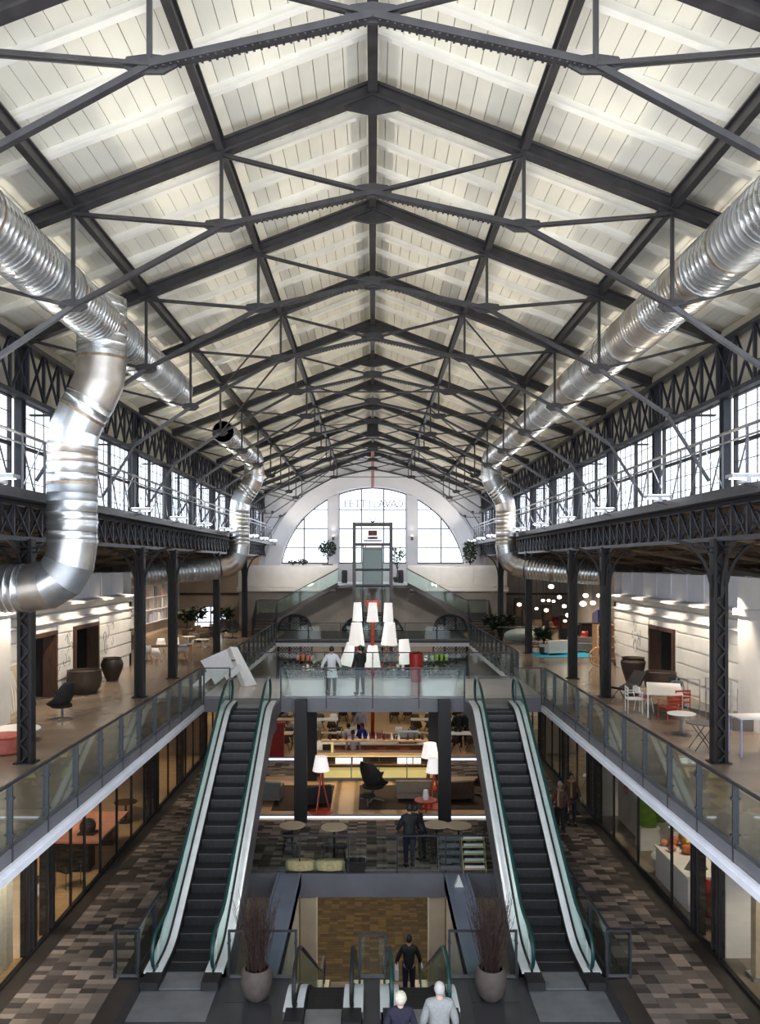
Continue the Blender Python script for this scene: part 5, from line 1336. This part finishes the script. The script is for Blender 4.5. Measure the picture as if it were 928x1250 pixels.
# bar utensils on the shelf
rnd = random.Random(3)
for k in range(14):
    x = -1.9+k*.31+rnd.uniform(-.05, .05)
    m = rnd.choice(['clay_brown', 'white', 'redm', 'chrome', 'wood_dark'])
    o = MB().lathe((0, 0, 0), [(.05, 0), (.055, .12), (.02, .2), (.022, .27)], 9).build('bottle', M[m], None, (x+.2, 33.47, PZ+1.551)); tag(o, 'small bottle on the upper bar shelf, %s from the cash register' % ORD[k], 'bottle', 'bottles on the bar shelf')
# back bar
t = thing('back_bar', 'long reddish back bar with white worktop and copper fronts', 'counter', (.3, 36.2, .001))
MB().box(-2.7, 2.4, -.3, .3, 0, .95).build('front_panels', M['wood_red'], t); MB().box(-2.75, 2.45, -.35, .35, .95, 1.0).build('worktop', M['white'], t)
for k in range(10): MB().box(-2.6+k*.5, -2.2+k*.5, -.32, -.301, .1, .85).build('panel', M['terra' if k % 2 else 'wood_red'], t)
t = thing('coffee_machine', 'steel coffee machine on the back bar', 'coffee machine', (1.55, 36.15, 1.002)); MB().box(-.45, .45, -.22, .22, .08, .5).build('housing', M['chrome'], t); MB().box(-.4, .4, -.26, -.221, .2, .26).build('group_head', M['dark'], t)
for sx in (-1, 1): MB().box(sx*.35-.03, sx*.35+.03, -.15, .15, 0, .08).build('foot', M['dark'], t)
# restaurant tables beyond
tb = 0
for y in (39.5, 43.0, 46.5):
    for x in ((-4.3, -1.4, 1.5, 4.4) if y != 43.0 else (-4.4, -2.6, 2.6, 4.4)):
        tb += 1; xx = x+rnd.uniform(-.2, .2)
        table('%s cafe table with pale top beyond the bar, counted from the bar' % (ORD[tb-1]), (xx, y, .001), 0, 1.3, .8, .74, 'beige' if tb % 2 else 'white', 'dark')
        for dx, dy, r in ((-.35, -.78, 0), (.35, -.78, 0), (-.35, .78, PI), (.35, .78, PI)):
            m = rnd.choice(['dark', 'white', 'wood_dark', 'dark'])
            chair('%s chair at the %s cafe table beyond the bar, %s' % ({'dark': 'black', 'white': 'white', 'wood_dark': 'brown'}[m], ORD[tb-1], {(-1, -1): 'bar side, outer', (1, -1): 'bar side, inner', (-1, 1): 'far side, outer', (1, 1): 'far side, inner'}[(1 if dx > 0 else -1, 1 if dy > 0 else -1)]), (xx+dx, y+dy, .001), r, m, 'dark', 'shell')
for k, x in enumerate((-3.0, -1.9, .9, 2.2)):
    t = thing('shelf_unit', '%s low pale shelf with glass jars beyond the back bar' % ORD[k], 'shelf', (x, 37.6, .001))
    for z in (.1, .6, 1.1): MB().box(-.5, .5, -.2, .2, z, z+.04).build('shelf', M['beige'], t)
    for sx in (-.5, .46): MB().box(sx, sx+.04, -.2, .2, 0, 1.3).build('side_panel', M['beige'], t)
# red box sign near left
tag(MB().box(-.5, .5, -.15, .15, 0, 1.5).box(-.55, .55, -.2, .2, 1.5, 1.56).build('red_cabinet', M['red'], None, (-4.6, 37.9, .001)), 'red cabinet beyond the grey escalator cladding', 'cabinet')
# under the far deck: plants and stock seen through the bridge glass
for k, (x, y, h) in enumerate(((-6.3, 47.6, 2.2), (-5.2, 53, 3.2), (-3.4, 54.2, 3.0), (-2.0, 51.8, 3.1), (2.1, 51.6, 2.6), (3.2, 53.6, 3.3), (4.6, 51.6, 2.6), (5.2, 56.0, 2.6))):
    leafy('potted_tree', '%s dark potted tree below the far deck, counted from the red pouf side' % ORD[k], (x if abs(x) < 5.5 else math.copysign(5.0, x), y, .001), .6, h*.42, h*.3, 120, .30, (.35, .5, 'clay'), 'leaf' if k % 3 else 'leaf_light')
for k, x in enumerate((-4.6, -2.6, -.3, 1.6, 3.2, 4.6)):
    t = thing('display_rack', '%s dark display rack below the far deck, counted from the red pouf side' % ORD[k], 'rack', (x, 56.4, .001))
    for z in (.1, .8, 1.5, 2.2, 2.75): MB().box(-.7, .7, -.22, .22, z, z+.05).build('shelf', M['wood_dark'], t)
    for sx in (-.72, .68): MB().box(sx, sx+.04, -.24, .24, 0, 2.85).build('side_panel', M['dark'], t)
    for z in (.15, .85, 1.55, 2.25):
        b = MB()
        for q in range(4): b.box(-.62+q*.33, -.42+q*.33, -.15, .1, z+.001, z+rnd.uniform(.2, .45))
        b.build('stock', M[rnd.choice(['white', 'tan', 'green', 'pink', 'wall_cool', 'orange'])], t, kind='stuff')
# round cafe tables in front of the platform with stools
for k, (px, py, h) in enumerate(((357, 1041, .86), (408, 1051, 1.03), (533, 1041, .88), (560, 1043, .9))):
    p = at(px, py, .016); round_table('%s round pale cafe table on the patterned carpet, counted from the yellow bench' % ORD[k], p, .40, h, 'beige', 'dark', 'round cafe tables')
for k, (px, py) in enumerate(((352, 1046), (400, 1060), (416, 1060), (522, 1050), (548, 1052), (572, 1046))):
    p = at(px, py, .016); t = thing('bar_stool', '%s dark wire stool among the round cafe tables' % ORD[k], 'stool', p, 0, 'dark cafe stools')
    MB().lathe((0, 0, 0), [(.001, .62), (.2, .62), (.21, .66), (.18, .7), (.001, .69)], 16).build('seat', M['dark'], t)
    for a in (0.8, 2.4, 3.9, 5.5): MB().tube([(.12*math.cos(a), .12*math.sin(a), .62), (.24*math.cos(a), .24*math.sin(a), 0)], .014, 5).build('leg', M['dark'], t)
    MB().tube([(.2*math.cos(a*PI/6), .2*math.sin(a*PI/6), .25) for a in range(13)], .01, 4, False).build('foot_ring', M['dark'], t)
t = thing('yellow_bench', 'low straw yellow padded bench against the stairwell glass', 'bench', at(385, 1063, .016)); 
for k in range(2): MB().lathe((0, 0, 0), [(.30, .04), (.36, .06), (.36, .28), (.30, .32), (.001, .33)], 8, 1.22, .55).build('seat_cushion', M['straw'], t, (-.42+k*.84, 0, 0))
MB().box(-.85, .85, -.18, .18, 0, .05).build('plinth', M['dark'], t)
t = thing('crate', 'small dark crate beside the yellow bench', 'crate', at(434, 1062, .016)); MB().box(-.28, .28, -.2, .2, 0, .3).build('box_body', M['soil'], t); MB().box(-.3, .3, -.22, .22, .3, .33).build('lid', M['glass'], t)
for k, (px, m, lab) in enumerate(((550, 'clad', 'grey stepped shelf rack against the stairwell glass'), (580, 'straw', 'yellowish stepped shelf rack beside the grey rack'))):
    t = thing('stepped_rack', lab, 'rack', at(px, 1066, .016)+Vector((0, .1, 0)))
    for q in range(5): MB().box(-.32, .32, -.12+q*.12, .0+q*.12, .1+q*.17, .14+q*.17).build('shelf', M['rail' if k == 0 else 'straw'], t); MB().box(-.28, .28, -.08+q*.12, -.03+q*.12, .14+q*.17, .2+q*.17).build('goods', M['white' if k else 'clad'], t)
    for sx in (-.34, .32): MB().prism([(-.12, 0), (.5, 0), (.5, .9), (-.12, .12)], 'x', sx, sx+.02).build('side_panel', M[m], t)
t = thing('wire_chair', 'black wire mesh chair tilted beside the stepped racks', 'chair', at(592, 1030, .016), .6)
b = MB()
for k in range(6): b.bar((-.25+k*.1, -.2, .45), (-.25+k*.1, -.32, .85), .015, .015); b.bar((-.25+k*.1, -.2, .45), (-.25+k*.1, .22, .45), .015, .015)
for k in range(5): b.bar((-.25, -.2-.03*k, .45+.1*k), (.25, -.2-.03*k, .45+.1*k), .015, .015)
b.build('wire_seat', M['dark'], t)
for sx in (-1, 1):
    for sy in (-1, 1): MB().tube([(sx*.2, sy*.18, .45), (sx*.24, sy*.24, 0)], .012, 5).build('leg', M['dark'], t)
t = thing('folded_sign', 'small folded white sign on the painted edge beam', 'sign', (2.38, 22.6, .001)); MB().prism([(-.12, 0), (.12, 0), (.02, .28), (-.02, .28)], 'y', -.08, .08).build('card', M['white'], t)
tag(MB().lathe((0, 0, 0), [(.03, 0), (.05, .12), (.001, .18)], 8).build('small_ornament', M['leaf'], None, (-1.97+.0, 19.9, .0)), 'tiny dark ornament on the pale stairwell edge', 'ornament') if False else None
# ================================================================= TWIG PLANTERS
for k, (x, y, lab) in enumerate(((-2.37, 16.75, 'round concrete planter of tall red brown twigs beside the empty descending escalator'), (2.42, 16.75, 'round concrete planter of tall red brown twigs beside the white haired man'))):
    t = thing('twig_planter', lab, 'planter', (x, y, .009))
    MB().lathe((0, 0, 0), [(.16, 0), (.26, .1), (.325, .34), (.31, .55), (.27, .64), (.24, .64), (.24, .52)], 28).build('pot', M['concrete'], t)
    MB().lathe((0, 0, 0), [(.001, .58), (.245, .58)], 20).build('soil', M['soil'], t)
    rnd = random.Random(20+k); b = MB()
    for q in range(120):
        a = rnd.uniform(0, 2*PI); r0 = rnd.uniform(0, .2); r1 = r0+rnd.uniform(.02, .44); hh = rnd.uniform(.9, 1.75); a1 = a+rnd.uniform(-.6, .6)
        p0 = Vector((r0*math.cos(a), r0*math.sin(a), .57)); p2 = Vector((r1*math.cos(a1), r1*math.sin(a1), .57+hh)); p1 = (p0+p2)/2+Vector((rnd.uniform(-.06, .06), rnd.uniform(-.06, .06), 0))
        b.tube([p0, p1, p2], [.007, .005, .003], 4, False)
        for w_ in range(3):
            f = rnd.uniform(.35, .9); c = p0.lerp(p2, f); b.tube([c, c+Vector((rnd.uniform(-.14, .14), rnd.uniform(-.14, .14), rnd.uniform(.08, .25)))], [.004, .002], 3, False)
    b.build('twig_bundle', M['twig'], t, kind='stuff')
# ================================================================= SHOP FRONTS
FX = 7.78
for s in (-1, 1):
    seq = [18.9, 19.95, 21.1, 22.1, 23.4, 24.9, 26.4, 27.9] if s < 0 else [19.95, 21.3, 24.0, 26.4, 27.9]
    seq = ([12.0, 15.2, 18.4] if s < 0 else [12.0, 14.6, 16.2, 18.35])+seq+[29.7+1.45*k for k in range(14)]
    t = thing('glazed_storefront', 'glass shop front with slim black mullions below the gallery, %s' % SIDE[s], 'shop front', (s*FX, 0, .012))
    for a, c in zip(seq, seq[1:]):
        MB().box(-.03, .03, a-.03, a+.03, .0, 3.7).build('mullion', M['dark'], t)
        MB().box(-.006, .006, a+.03, c-.03, .06, 3.66).build('glass_pane', M['glass_shop'], t)
    MB().box(-.05, .05, 12, 48.6, 0, .06).build('bottom_rail', M['dark'], t); MB().box(-.05, .05, 12, 48.6, 3.6, 3.7).build('top_rail', M['dark'], t)
# curtain
t = thing('ivory_curtain', 'pleated ivory curtain behind the first shop glass, red pouf side', 'curtain', (-8.05, 0, .03))
b = MB(); vs = []; N = 150
for k in range(N+1):
    y = 12.4+5.85*k/N; x = .05*math.sin(k*1.35)+.02*math.sin(k*.37)
    vs += [(x, y, 0), (x, y, 3.5)]
b.add(vs, [(2*k, 2*k+2, 2*k+3, 2*k+1) for k in range(N)], True); o = b.build('fabric', M['curtain'], t); mo = o.modifiers.new('s', 'SOLIDIFY'); mo.thickness = .01
MB().box(-.03, .03, 12.4, 18.25, 3.5, 3.56).build('track', M['chrome'], t)
S0 = .012
def sp(px, py): return at(px, py, S0)
# left shops contents
t = thing('salmon_counter', 'long salmon topped showroom table with dark base behind the shop glass', 'counter', (-8.7, 24.9, S0), 0)
MB().box(-.8, .8, -1.3, 1.6, .82, .88).build('tabletop', M['pink'], t)
for yy in (-1.0, 1.2): MB().box(-.5, .5, yy-.3, yy+.3, 0, .82).build('pedestal', M['dark'], t)
tag(MB().sphere((0, 0, .22), .24, 16, 10).box(-.25, .25, -.2, .2, 0, .06).build('round_black_ornament', M['steel'], None, (-8.45, 24.3, S0+.88)), 'round black and white object on the salmon table', 'ornament')
chair('black office chair beside the salmon table behind glass', (-8.4, 22.6, S0), 1.0, 'dark', 'rail', 'arm')
chair('black shell chair lying low behind the shop glass', (-8.9, 21.9, S0), 2.2, 'black', 'rail', 'shell')
round_table('white round table behind the shop glass next to the ivory curtain', (-8.7, 20.4, S0), .5, .72, 'white', 'rail')
chair('pale blue shell chair at the white round table behind glass', (-9.4, 21.0, S0), 2.5, 'wall_cool', 'rail', 'shell')
chair('white armchair in the lit shop bay beyond the salmon table', (-8.6, 30.3, S0), 2.2, 'white', 'rail', 'arm')
round_table('small dark table in the shop bay beyond the salmon table', (-8.5, 28.2, S0), .4, .7, 'wood_dark', 'dark')
for k, y in enumerate((33.0, 36.2, 41.0, 45.0)):
    t = thing('shop_shelf', '%s tall lit shelf in the shops below the gallery, red pouf side' % ORD[k], 'shelf', (-10.2, y, S0))
    for z in (.1, .8, 1.5, 2.2): MB().box(-.2, .2, -.8, .8, z, z+.05).build('shelf', M['wood'], t); 
    for e in (-.82, .78): MB().box(-.2, .2, e, e+.04, 0, 2.6).build('side_panel', M['white'], t)
    for z in (.15, .85, 1.55): MB().box(-.1, .1, -.5, -.1, z+.001, z+.4).box(-.1, .1, .1, .5, z+.001, z+.3).build('goods', M[['white', 'clay', 'beige'][k % 3]], t, kind='stuff')
# right shops contents
t = thing('white_display_island', 'white block display island with pale top behind the shop glass', 'display', (8.55, 22.4, S0)); MB().box(-.5, .5, -1.5, .9, 0, .85).build('body', M['wall_cool'], t); MB().box(-.54, .54, -1.54, .94, .85, .9).build('top', M['white'], t)
t = thing('lounge_chair', 'white low lounge chair with cream cushion behind the island', 'chair', (8.75, 24.1, S0)); MB().sphere((0, 0, .25), .55, 16, 8, (1, .9, .45)).build('shell', M['wall_cool'], t); MB().sphere((0, 0, .46), .38, 14, 6, (1, .9, .25)).build('cushion', M['curtain'], t)
tag(MB().lathe((0, 0, 0), [(.32, 0), (.001, .5)], 4).build('grey_pyramid', M['clad'], None, (8.45, 21.4, S0+.9)), 'small grey pyramid on the white display island', 'ornament')
for k, (dx, dy, z, r, m) in enumerate(((.25, .5, 1.05, .17, 'gold'), (-.1, .65, 1.02, .13, 'orange'), (.1, .15, 1.04, .15, 'orange'), (.3, -.1, 1.02, .13, 'gold'), (-.25, .3, 1.0, .12, 'pink'), (.35, .8, 1.12, .24, 'gold'), (0, .85, 1.05, .14, 'terra'), (-.3, .8, 1.0, .11, 'pink'))):
    o = MB().sphere((0, 0, 0), r, 12, 8, (1, 1, .9)).build('ball_ornament', M[m], None, (8.55+dx, 22.4+dy, S0+.9+r*.9)); tag(o, '%s shiny %s ball among the ornaments on the white island' % (ORD[k], {'gold': 'golden', 'orange': 'orange', 'pink': 'pink', 'terra': 'rust red'}[m]), 'ornament', 'balls on the white island')
for k, (x, y, h, r) in enumerate(((8.6, 25.6, 2.3, .32), (9.1, 26.1, 2.6, .3), (9.5, 25.3, 1.9, .26))):
    t = thing('green_vase', '%s tall lime green vase on a white block behind the glass' % ORD[k], 'vase', (x, y, S0), group='lime green vases'); MB().box(-.3, .3, -.25, .25, 0, .7).build('pedestal', M['white'], t)
    MB().lathe((0, 0, .7), [(r*.8, 0), (r, .2), (r*.95, h-.9), (r*.6, h-.75), (r*.4, h-.7)], 16).build('body', M['green'], t)
t = thing('red_armchair', 'tufted dark red armchair behind the glass by the island', 'armchair', (8.55, 20.3, S0), -1.2)
MB().sphere((0, 0, .32), .45, 14, 8, (1, .95, .55)).build('seat', M['red'], t); MB().sphere((0, -.32, .68), .42, 14, 8, (1.05, .45, 1)).build('backrest', M['red'], t)
for sx in (-1, 1): MB().sphere((sx*.42, 0, .52), .16, 10, 6, (1, 2.4, .9)).build('armrest', M['red'], t); MB().tube([(sx*.28, .2, 0), (sx*.25, .2, .2)], .02, 6).build('leg', M['dark'], t)
tag(MB().box(-.03, .03, -1.0, 1.0, 0, 3.6).build('white_partition', M['wall'], None, (8.6, 27.6, S0)), 'pale partition wall panel behind the shop glass', 'partition')
for k, (dy, dz, r) in enumerate(((-.25, 2.1, .26), (-.55, 1.75, .2), (.3, 1.9, .15), (-.1, 1.3, .14))):
    o = MB().tube([(0, r*math.cos(a*PI/10), r*math.sin(a*PI/10)) for a in range(21)], .035, 6, False).build('pink_ring', M['pink'], None, (8.5, 27.6+dy, S0+dz)); tag(o, '%s pink wall ring hanging on the pale partition' % ORD[k], 'ornament', 'pink wall rings')
t = thing('lattice_sign', 'red and white lattice sign behind the column pair', 'sign', (8.5, 19.15, S0)); MB().box(-.03, .03, -.25, .25, 1.2, 2.4).build('board', M['red'], t); MB().box(-.04, .04, -.3, .3, 0, .04).box(-.02, .02, -.02, .02, .04, 1.2).build('stand', M['chrome'], t)
# first right shop: bed and shelves
t = thing('white_bench', 'long white cushioned bench in the first shop, white table side', 'bench', (9.6, 16.6, S0)); MB().box(-.6, .6, -1.2, .9, .1, .4).build('frame', M['white'], t); MB().box(-.58, .58, -1.18, .88, .401, .52).build('seat_cushion', M['white_cloth'], t); MB().box(-.5, .5, -1.1, .8, 0, .1).build('plinth', M['dark'], t)
t = thing('dark_wall_rack', 'dark rack with warm lights at the back of the first shop', 'rack', (11.0, 18.1, S0))
for z in (.1, 1.0, 1.9, 2.8): MB().box(-1.6, 1.6, -.2, .2, z, z+.05).build('shelf', M['wood_dark'], t)
for e in (-1.64, 0, 1.6): MB().box(e, e+.04, -.2, .2, 0, 3.0).build('side_panel', M['dark'], t)
t = thing('display_column', 'tall pale display column inside the first shop glass', 'display', (8.3, 17.6, S0)); MB().box(-.12, .12, -.12, .12, 0, 3.6).build('shaft', M['beige'], t); MB().box(-.2, .2, -.2, .2, 0, .06).build('foot', M['chrome'], t)
for k, y in enumerate((30.5, 35.0, 41.0, 45.0)):
    t = thing('shop_shelf', '%s lit shelf in the shops below the gallery, white table side' % ORD[k], 'shelf', (9.8, y, S0))
    for z in (.1, .8, 1.5, 2.2): MB().box(-.2, .2, -.8, .8, z, z+.05).build('shelf', M['wood'], t)
    for e in (-.82, .78): MB().box(-.2, .2, e, e+.04, 0, 2.6).build('side_panel', M['dark'], t)
    for z in (.15, .85, 1.55): MB().box(-.1, .1, -.6, -.1, z+.001, z+.35).box(-.1, .1, .1, .45, z+.001, z+.45).build('goods', M[['white', 'gold', 'beige'][k % 3]], t, kind='stuff')
chair('white shell chair in the lit shop seen past the escalator, white table side', (8.6, 32.6, S0), 1.2, 'white', 'rail', 'shell')
# lower level bits
for k, (x, lab) in enumerate(((-2.9, 'square beige pillar on the lower level by the empty escalator'), (2.9, 'square beige pillar on the lower level by the rider'))):
    pass
# ================================================================= PEOPLE
def skin_obj(name, verts, edges, radii, m, parent, sub=2, root=0):
    me = bpy.data.meshes.new(name); me.from_pydata([tuple(v) for v in verts], edges, []); me.materials.append(m)
    o = link(name, me, parent)
    mo = o.modifiers.new('skin', 'SKIN'); mo.use_smooth_shade = True
    for i, r in enumerate(radii):
        sv = me.skin_vertices[0].data[i]; sv.radius = r if isinstance(r, tuple) else (r, r)
        sv.use_root = (i == root)
    mo = o.modifiers.new('sub', 'SUBSURF'); mo.levels = mo.render_levels = sub
    return o
def person(label, loc, rz=0, h=1.75, skin='skin', hair='hair_dark', top='black', bottom='navy', shoes='dark', skirt=None, coat=None,
           stride=.0, arms=((.06, .03), (.06, .03)), seated=False, fullhair=False, bag=None, bend=0.0, group=None, old=False, thick=1.0, scarf=None):
    t = thing('person', label, 'person', loc, rz, group, h/1.75); th = thick
    hip = .93 if not seated else .50
    dz = hip-.93
    V = []; E = []; R = []
    def v(p, r, par=None):
        V.append(Vector(p)); R.append(r)
        if par is not None: E.append((par, len(V)-1))
        return len(V)-1
    def B(y, z):      # forward bend about hips; +y is forward
        zz = z-.93; return (y*math.cos(bend)+zz*math.sin(bend), hip+zz*math.cos(bend)-y*math.sin(bend))
    def bp(x, y, z): yy, zz = B(y, z); return (x, yy, zz)
    pel = v((0, 0, hip), (.145*th, .10*th)); wa = v(bp(0, 0, 1.08), (.125*th, .095*th), pel); chs = v(bp(0, .0, 1.28), (.155*th, .105*th), wa); ub = v(bp(0, -.01, 1.40), (.12, .085), chs)
    nk = v(bp(0, 0, 1.49), (.058, .058), ub); jaw = v(bp(0, .02, 1.56), (.062, .07), nk); hd = v(bp(0, .012, 1.655), (.078, .095), jaw); cr = v(bp(0, .005, 1.72), (.055, .065), hd)
    nose = v(bp(0, .125, 1.62), (.013, .014), hd)
    AR = []
    for sx, (out, fw) in zip((-1, 1), arms):
        sh = v(bp(sx*.18, 0, 1.40), (.052, .052), ub)
        el = v(bp(sx*(.22+out), fw*.5-.01, 1.13+abs(fw)*.15), (.040, .040), sh)
        wr = v(bp(sx*(.225+out*1.3), fw+.06, .90+abs(fw)*.75), (.026, .026), el)
        e_, w_ = V[el], V[wr]; d = (w_-e_).normalized(); pm = v(w_+d*.06, (.036, .018), wr); AR.append((V[sh].copy(), e_.copy(), w_.copy()))
        for q in range(4): 
            L = (.07, .085, .08, .06)[q]; y_ = -.027+.018*q
            k1 = v(V[pm]+Vector((0, y_, 0))+d*(.035), (.0085, .0085), pm); k2 = v(V[k1]+d*L*.5+Vector((-sx*.008, .004, 0)), (.008, .008), k1); v(V[k2]+d*L*.4+Vector((-sx*.018, .006, 0)), (.007, .007), k2)
        th_ = v(V[pm]+Vector((-sx*.01, .035, 0))-d*.02, (.0095, .0095), pm); v(V[th_]+d*.04+Vector((-sx*.01, .012, 0)), (.008, .008), th_)
    LG = []
    for sx, st in ((-1, stride), (1, -stride)):
        hp = v((sx*.09, 0, hip-.05), (.085*th, .09*th), pel)
        if seated: kn = v((sx*.11, .42, hip-.02), (.06, .06), hp); an = v((sx*.11, .44, .09), (.036, .038), kn)
        else: kn = v((sx*.10, st*.5+.02, .50), (.058, .06), hp); an = v((sx*.10, st, .09), (.034, .038), kn)
        ft = v(V[an]+Vector((0, .13, -.05)), (.036, .025), an); LG.append((V[hp].copy(), V[kn].copy(), V[an].copy()))
    skin_obj('body', V, E, R, M[skin], t)
    # clothing: top
    TV = []; TE = []; TR = []
    def tv(p, r, par=None):
        TV.append(Vector(p)); TR.append(r)
        if par is not None: TE.append((par, len(TV)-1))
        return len(TV)-1
    low = .80 if not coat else coat
    a0 = tv(bp(0, 0, low), (.165*th, .13*th)) if low > .79 else tv(bp(0, 0, low), (.205*th, .16*th))
    a1 = tv(bp(0, 0, 1.08), (.152*th, .12*th), a0); a2 = tv(bp(0, 0, 1.28), (.178*th, .125*th), a1); a3 = tv(bp(0, -.01, 1.42), (.15*th, .112*th), a2); a4 = tv(bp(0, 0, 1.53), (.078, .078), a3)
    for (sh, el, wr) in AR:
        s1 = tv(sh, (.076*th, .074*th), a3); s2 = tv(el, (.064*th, .064*th), s1); tv(el.lerp(wr, 1.0), (.048, .048), s2)
    skin_obj('top', TV, TE, TR, M[top], t)
    # trousers / legs
    if bottom:
        TV, TE, TR = [], [], []
        c = tv((0, 0, hip+.10), (.158*th, .122*th))
        for (hp, kn, an) in LG:
            q = tv(hp, (.100*th, .105*th), c); k_ = tv(kn, (.072, .075), q); tv(kn.lerp(an, .94), (.055, .06), k_)
        skin_obj('trousers', TV, TE, TR, M[bottom], t)
    if skirt:
        b = MB(); b.lathe((0, 0, 0), [(.15, 1.06), (.17, .95), (.21, .75), (.25, skirt[1]), (.235, skirt[1]), (.15, .9)], 18, 1, .8); b.build('skirt', M[skirt[0]], t)
    for (hp, kn, an) in LG:
        b = MB(); b.sphere((an.x, an.y+.075, .045), .1, 12, 7, (.52, 1.4, .45)); b.tube([(an.x, an.y, .04), (an.x, an.y, .13)], .052, 10); b.build('shoe', M[shoes], t)
    # face features
    hy, hz = B(.012, 1.645)
    b = MB()
    for sx in (-1, 1): b.sphere((sx*.032, hy+.086, hz+.0), .011, 8, 5)
    b.build('eye', M['dark'], t); MB().sphere((0, hy+.085, hz-.075), .02, 8, 5, (1, .4, .3)).build('mouth', M['terra'], t)
    for sx in (-1, 1): MB().sphere((sx*.082, hy-.005, hz-.005), .03, 8, 6, (.4, .7, 1)).build('ear', M[skin], t)
    # hair: a cap covering crown and back
    b = MB(); n, m_ = 18, 9; vs = []; fs = []
    drop = -.62 if not fullhair else -.98
    for i in range(m_+1):
        for k in range(n):
            a = 2*PI*k/n; front = max(0, math.sin(a))
            lo = drop+front*(1.05 if not fullhair else 1.3); el = PI/2-(PI/2-lo*1.1)*i/m_
            rx, ry, rz_ = (.092, .108, .118) if not fullhair else (.118, .128, .125)
            wob = 1+.03*math.sin(a*5+i*1.7)+(.03*math.sin(a*9+i) if fullhair else 0)
            vs.append((rx*wob*math.cos(el)*math.cos(a), hy-.012+ry*wob*math.cos(el)*math.sin(a), hz+.01+rz_*wob*math.sin(el)))
    fs = [(i*n+k, i*n+(k+1) % n, (i+1)*n+(k+1) % n, (i+1)*n+k) for i in range(m_) for k in range(n)]
    b.add(vs, fs, True); o = b.build('hair', M[hair], t); mo = o.modifiers.new('s', 'SOLIDIFY'); mo.thickness = .012
    if bag:
        b = MB(); b.cbox((bag[1]*.33, .05, .72), (.10, .34, .30)); b.build('bag', M[bag[0]], t)
        MB().tube([(bag[1]*.33, -.1, .87), (bag[1]*.30, .02, 1.05), (bag[1]*.33, .18, .87)], .01, 5).build('bag_strap', M[bag[0]], t)
    if scarf: MB().tube([(.09*math.cos(a*PI/6), .09*math.sin(a*PI/6), 1.49) for a in range(13)], .035, 7, False).tube([(.05, .12, 1.46), (.06, .16, 1.2), (.05, .15, .98)], .035, 6).build('scarf', M[scarf], t)
    return t
person('grey haired man in a pale grey knit jumper at the escalator top', (1.14, 13.95, .02), 0, 1.74, 'skin_pale', 'hair_grey', 'grey_cloth', 'navy', thick=1.18, arms=((.05, .02), (.05, .02)), fullhair=False)
person('elderly woman with white blond hair and dark navy coat', (.47, 13.9, .02), .1, 1.60, 'skin_pale', 'hair_yellow', 'navy', 'dark', coat=.75, thick=1.12, arms=((.05, .05), (.05, .05)), fullhair=True)
person('person in black jacket riding the lower escalator with pale bag', (1.0, 22.6, -3.13), 0, 1.78, 'skin', 'hair_dark', 'black', 'navy', thick=1.05, arms=((.08, .05), (.07, .06)), bag=('wall_cool', -1))
person('woman in long white coat standing on the bridge', on(405, 849, FT+.0), .1, 1.74, 'skin', 'hair_dark', 'white_cloth', 'black', stride=.07, skirt=('white_cloth', .66), arms=((.10, .06), (.08, .10)))
person('slim person in black on the bridge facing the lamp cluster', on(440, 848), .6, 1.76, 'skin', 'hair_dark', 'black', 'black', stride=.05, arms=((.04, .05), (.03, .2)), skirt=('navy', .75))
person('broad man in black coat standing at the cafe railing', at(500, 1059, .016), .3, 1.84, 'skin', 'hair_dark', 'black', 'navy', coat=.72, thick=1.2, arms=((.05, .15), (.08, .3)))
person('person in black leaning over the round cafe table', at(516, 1050, .016), .9, 1.66, 'skin', 'hair_dark', 'black', 'black', bend=.45, arms=((.05, .3), (.05, .3)))
person('pedestrian in brown coat with grey hair on the carpet aisle', at(684, 1019, .016), PI-.3, 1.74, 'skin', 'hair_grey', 'brown_coat', 'black', coat=.78, arms=((.04, .05), (.02, .3)), stride=.1, scarf='camel')
person('pedestrian in dark coat with camel scarf, behind the brown coat', at(697, 1007, .016), PI+.2, 1.76, 'skin', 'hair_dark', 'brown_coat', 'navy', coat=.7, scarf='camel', stride=.06)
person('barman in lavender shirt behind the bar seen from behind', (-.85, 35.3, .001), .1, 1.72, 'skin', 'hair_dark', 'lavender', 'black')
person('seated guest in cobalt blue jacket beyond the bar', (-.5, 38.95, .001), 2.6, 1.72, 'skin', 'hair_dark', 'blue', 'dark', seated=True)
person('seated guest in white shirt beside the cobalt jacket', (-1.15, 38.95, .001), .3, 1.72, 'skin', 'hair_dark', 'white_cloth', 'dark', seated=True)
person('seated guest in black with a companion beyond the bar', (-1.9, 38.9, .001), 1.0, 1.72, 'skin', 'hair_dark', 'black', 'dark', seated=True)
person('seated guest in dark top at the cafe beyond the coffee machine', (1.9, 39.0, .001), 3.0, 1.72, 'skin', 'hair_dark', 'black', 'navy', seated=True)
person('standing guest in lavender beyond the bar tables', (-.6, 40.8, .001), 3.0, 1.74, 'skin', 'hair_dark', 'lavender', 'navy')
person('walker in black beyond the bridge column', (4.15, 39.8, .001), .2, 1.78, 'skin', 'hair_dark', 'black', 'black', stride=.22)
person('second walker in black beside the first, beyond the bridge column', (4.65, 40.2, .001), -.1, 1.72, 'skin', 'hair_dark', 'black', 'black', stride=-.18)
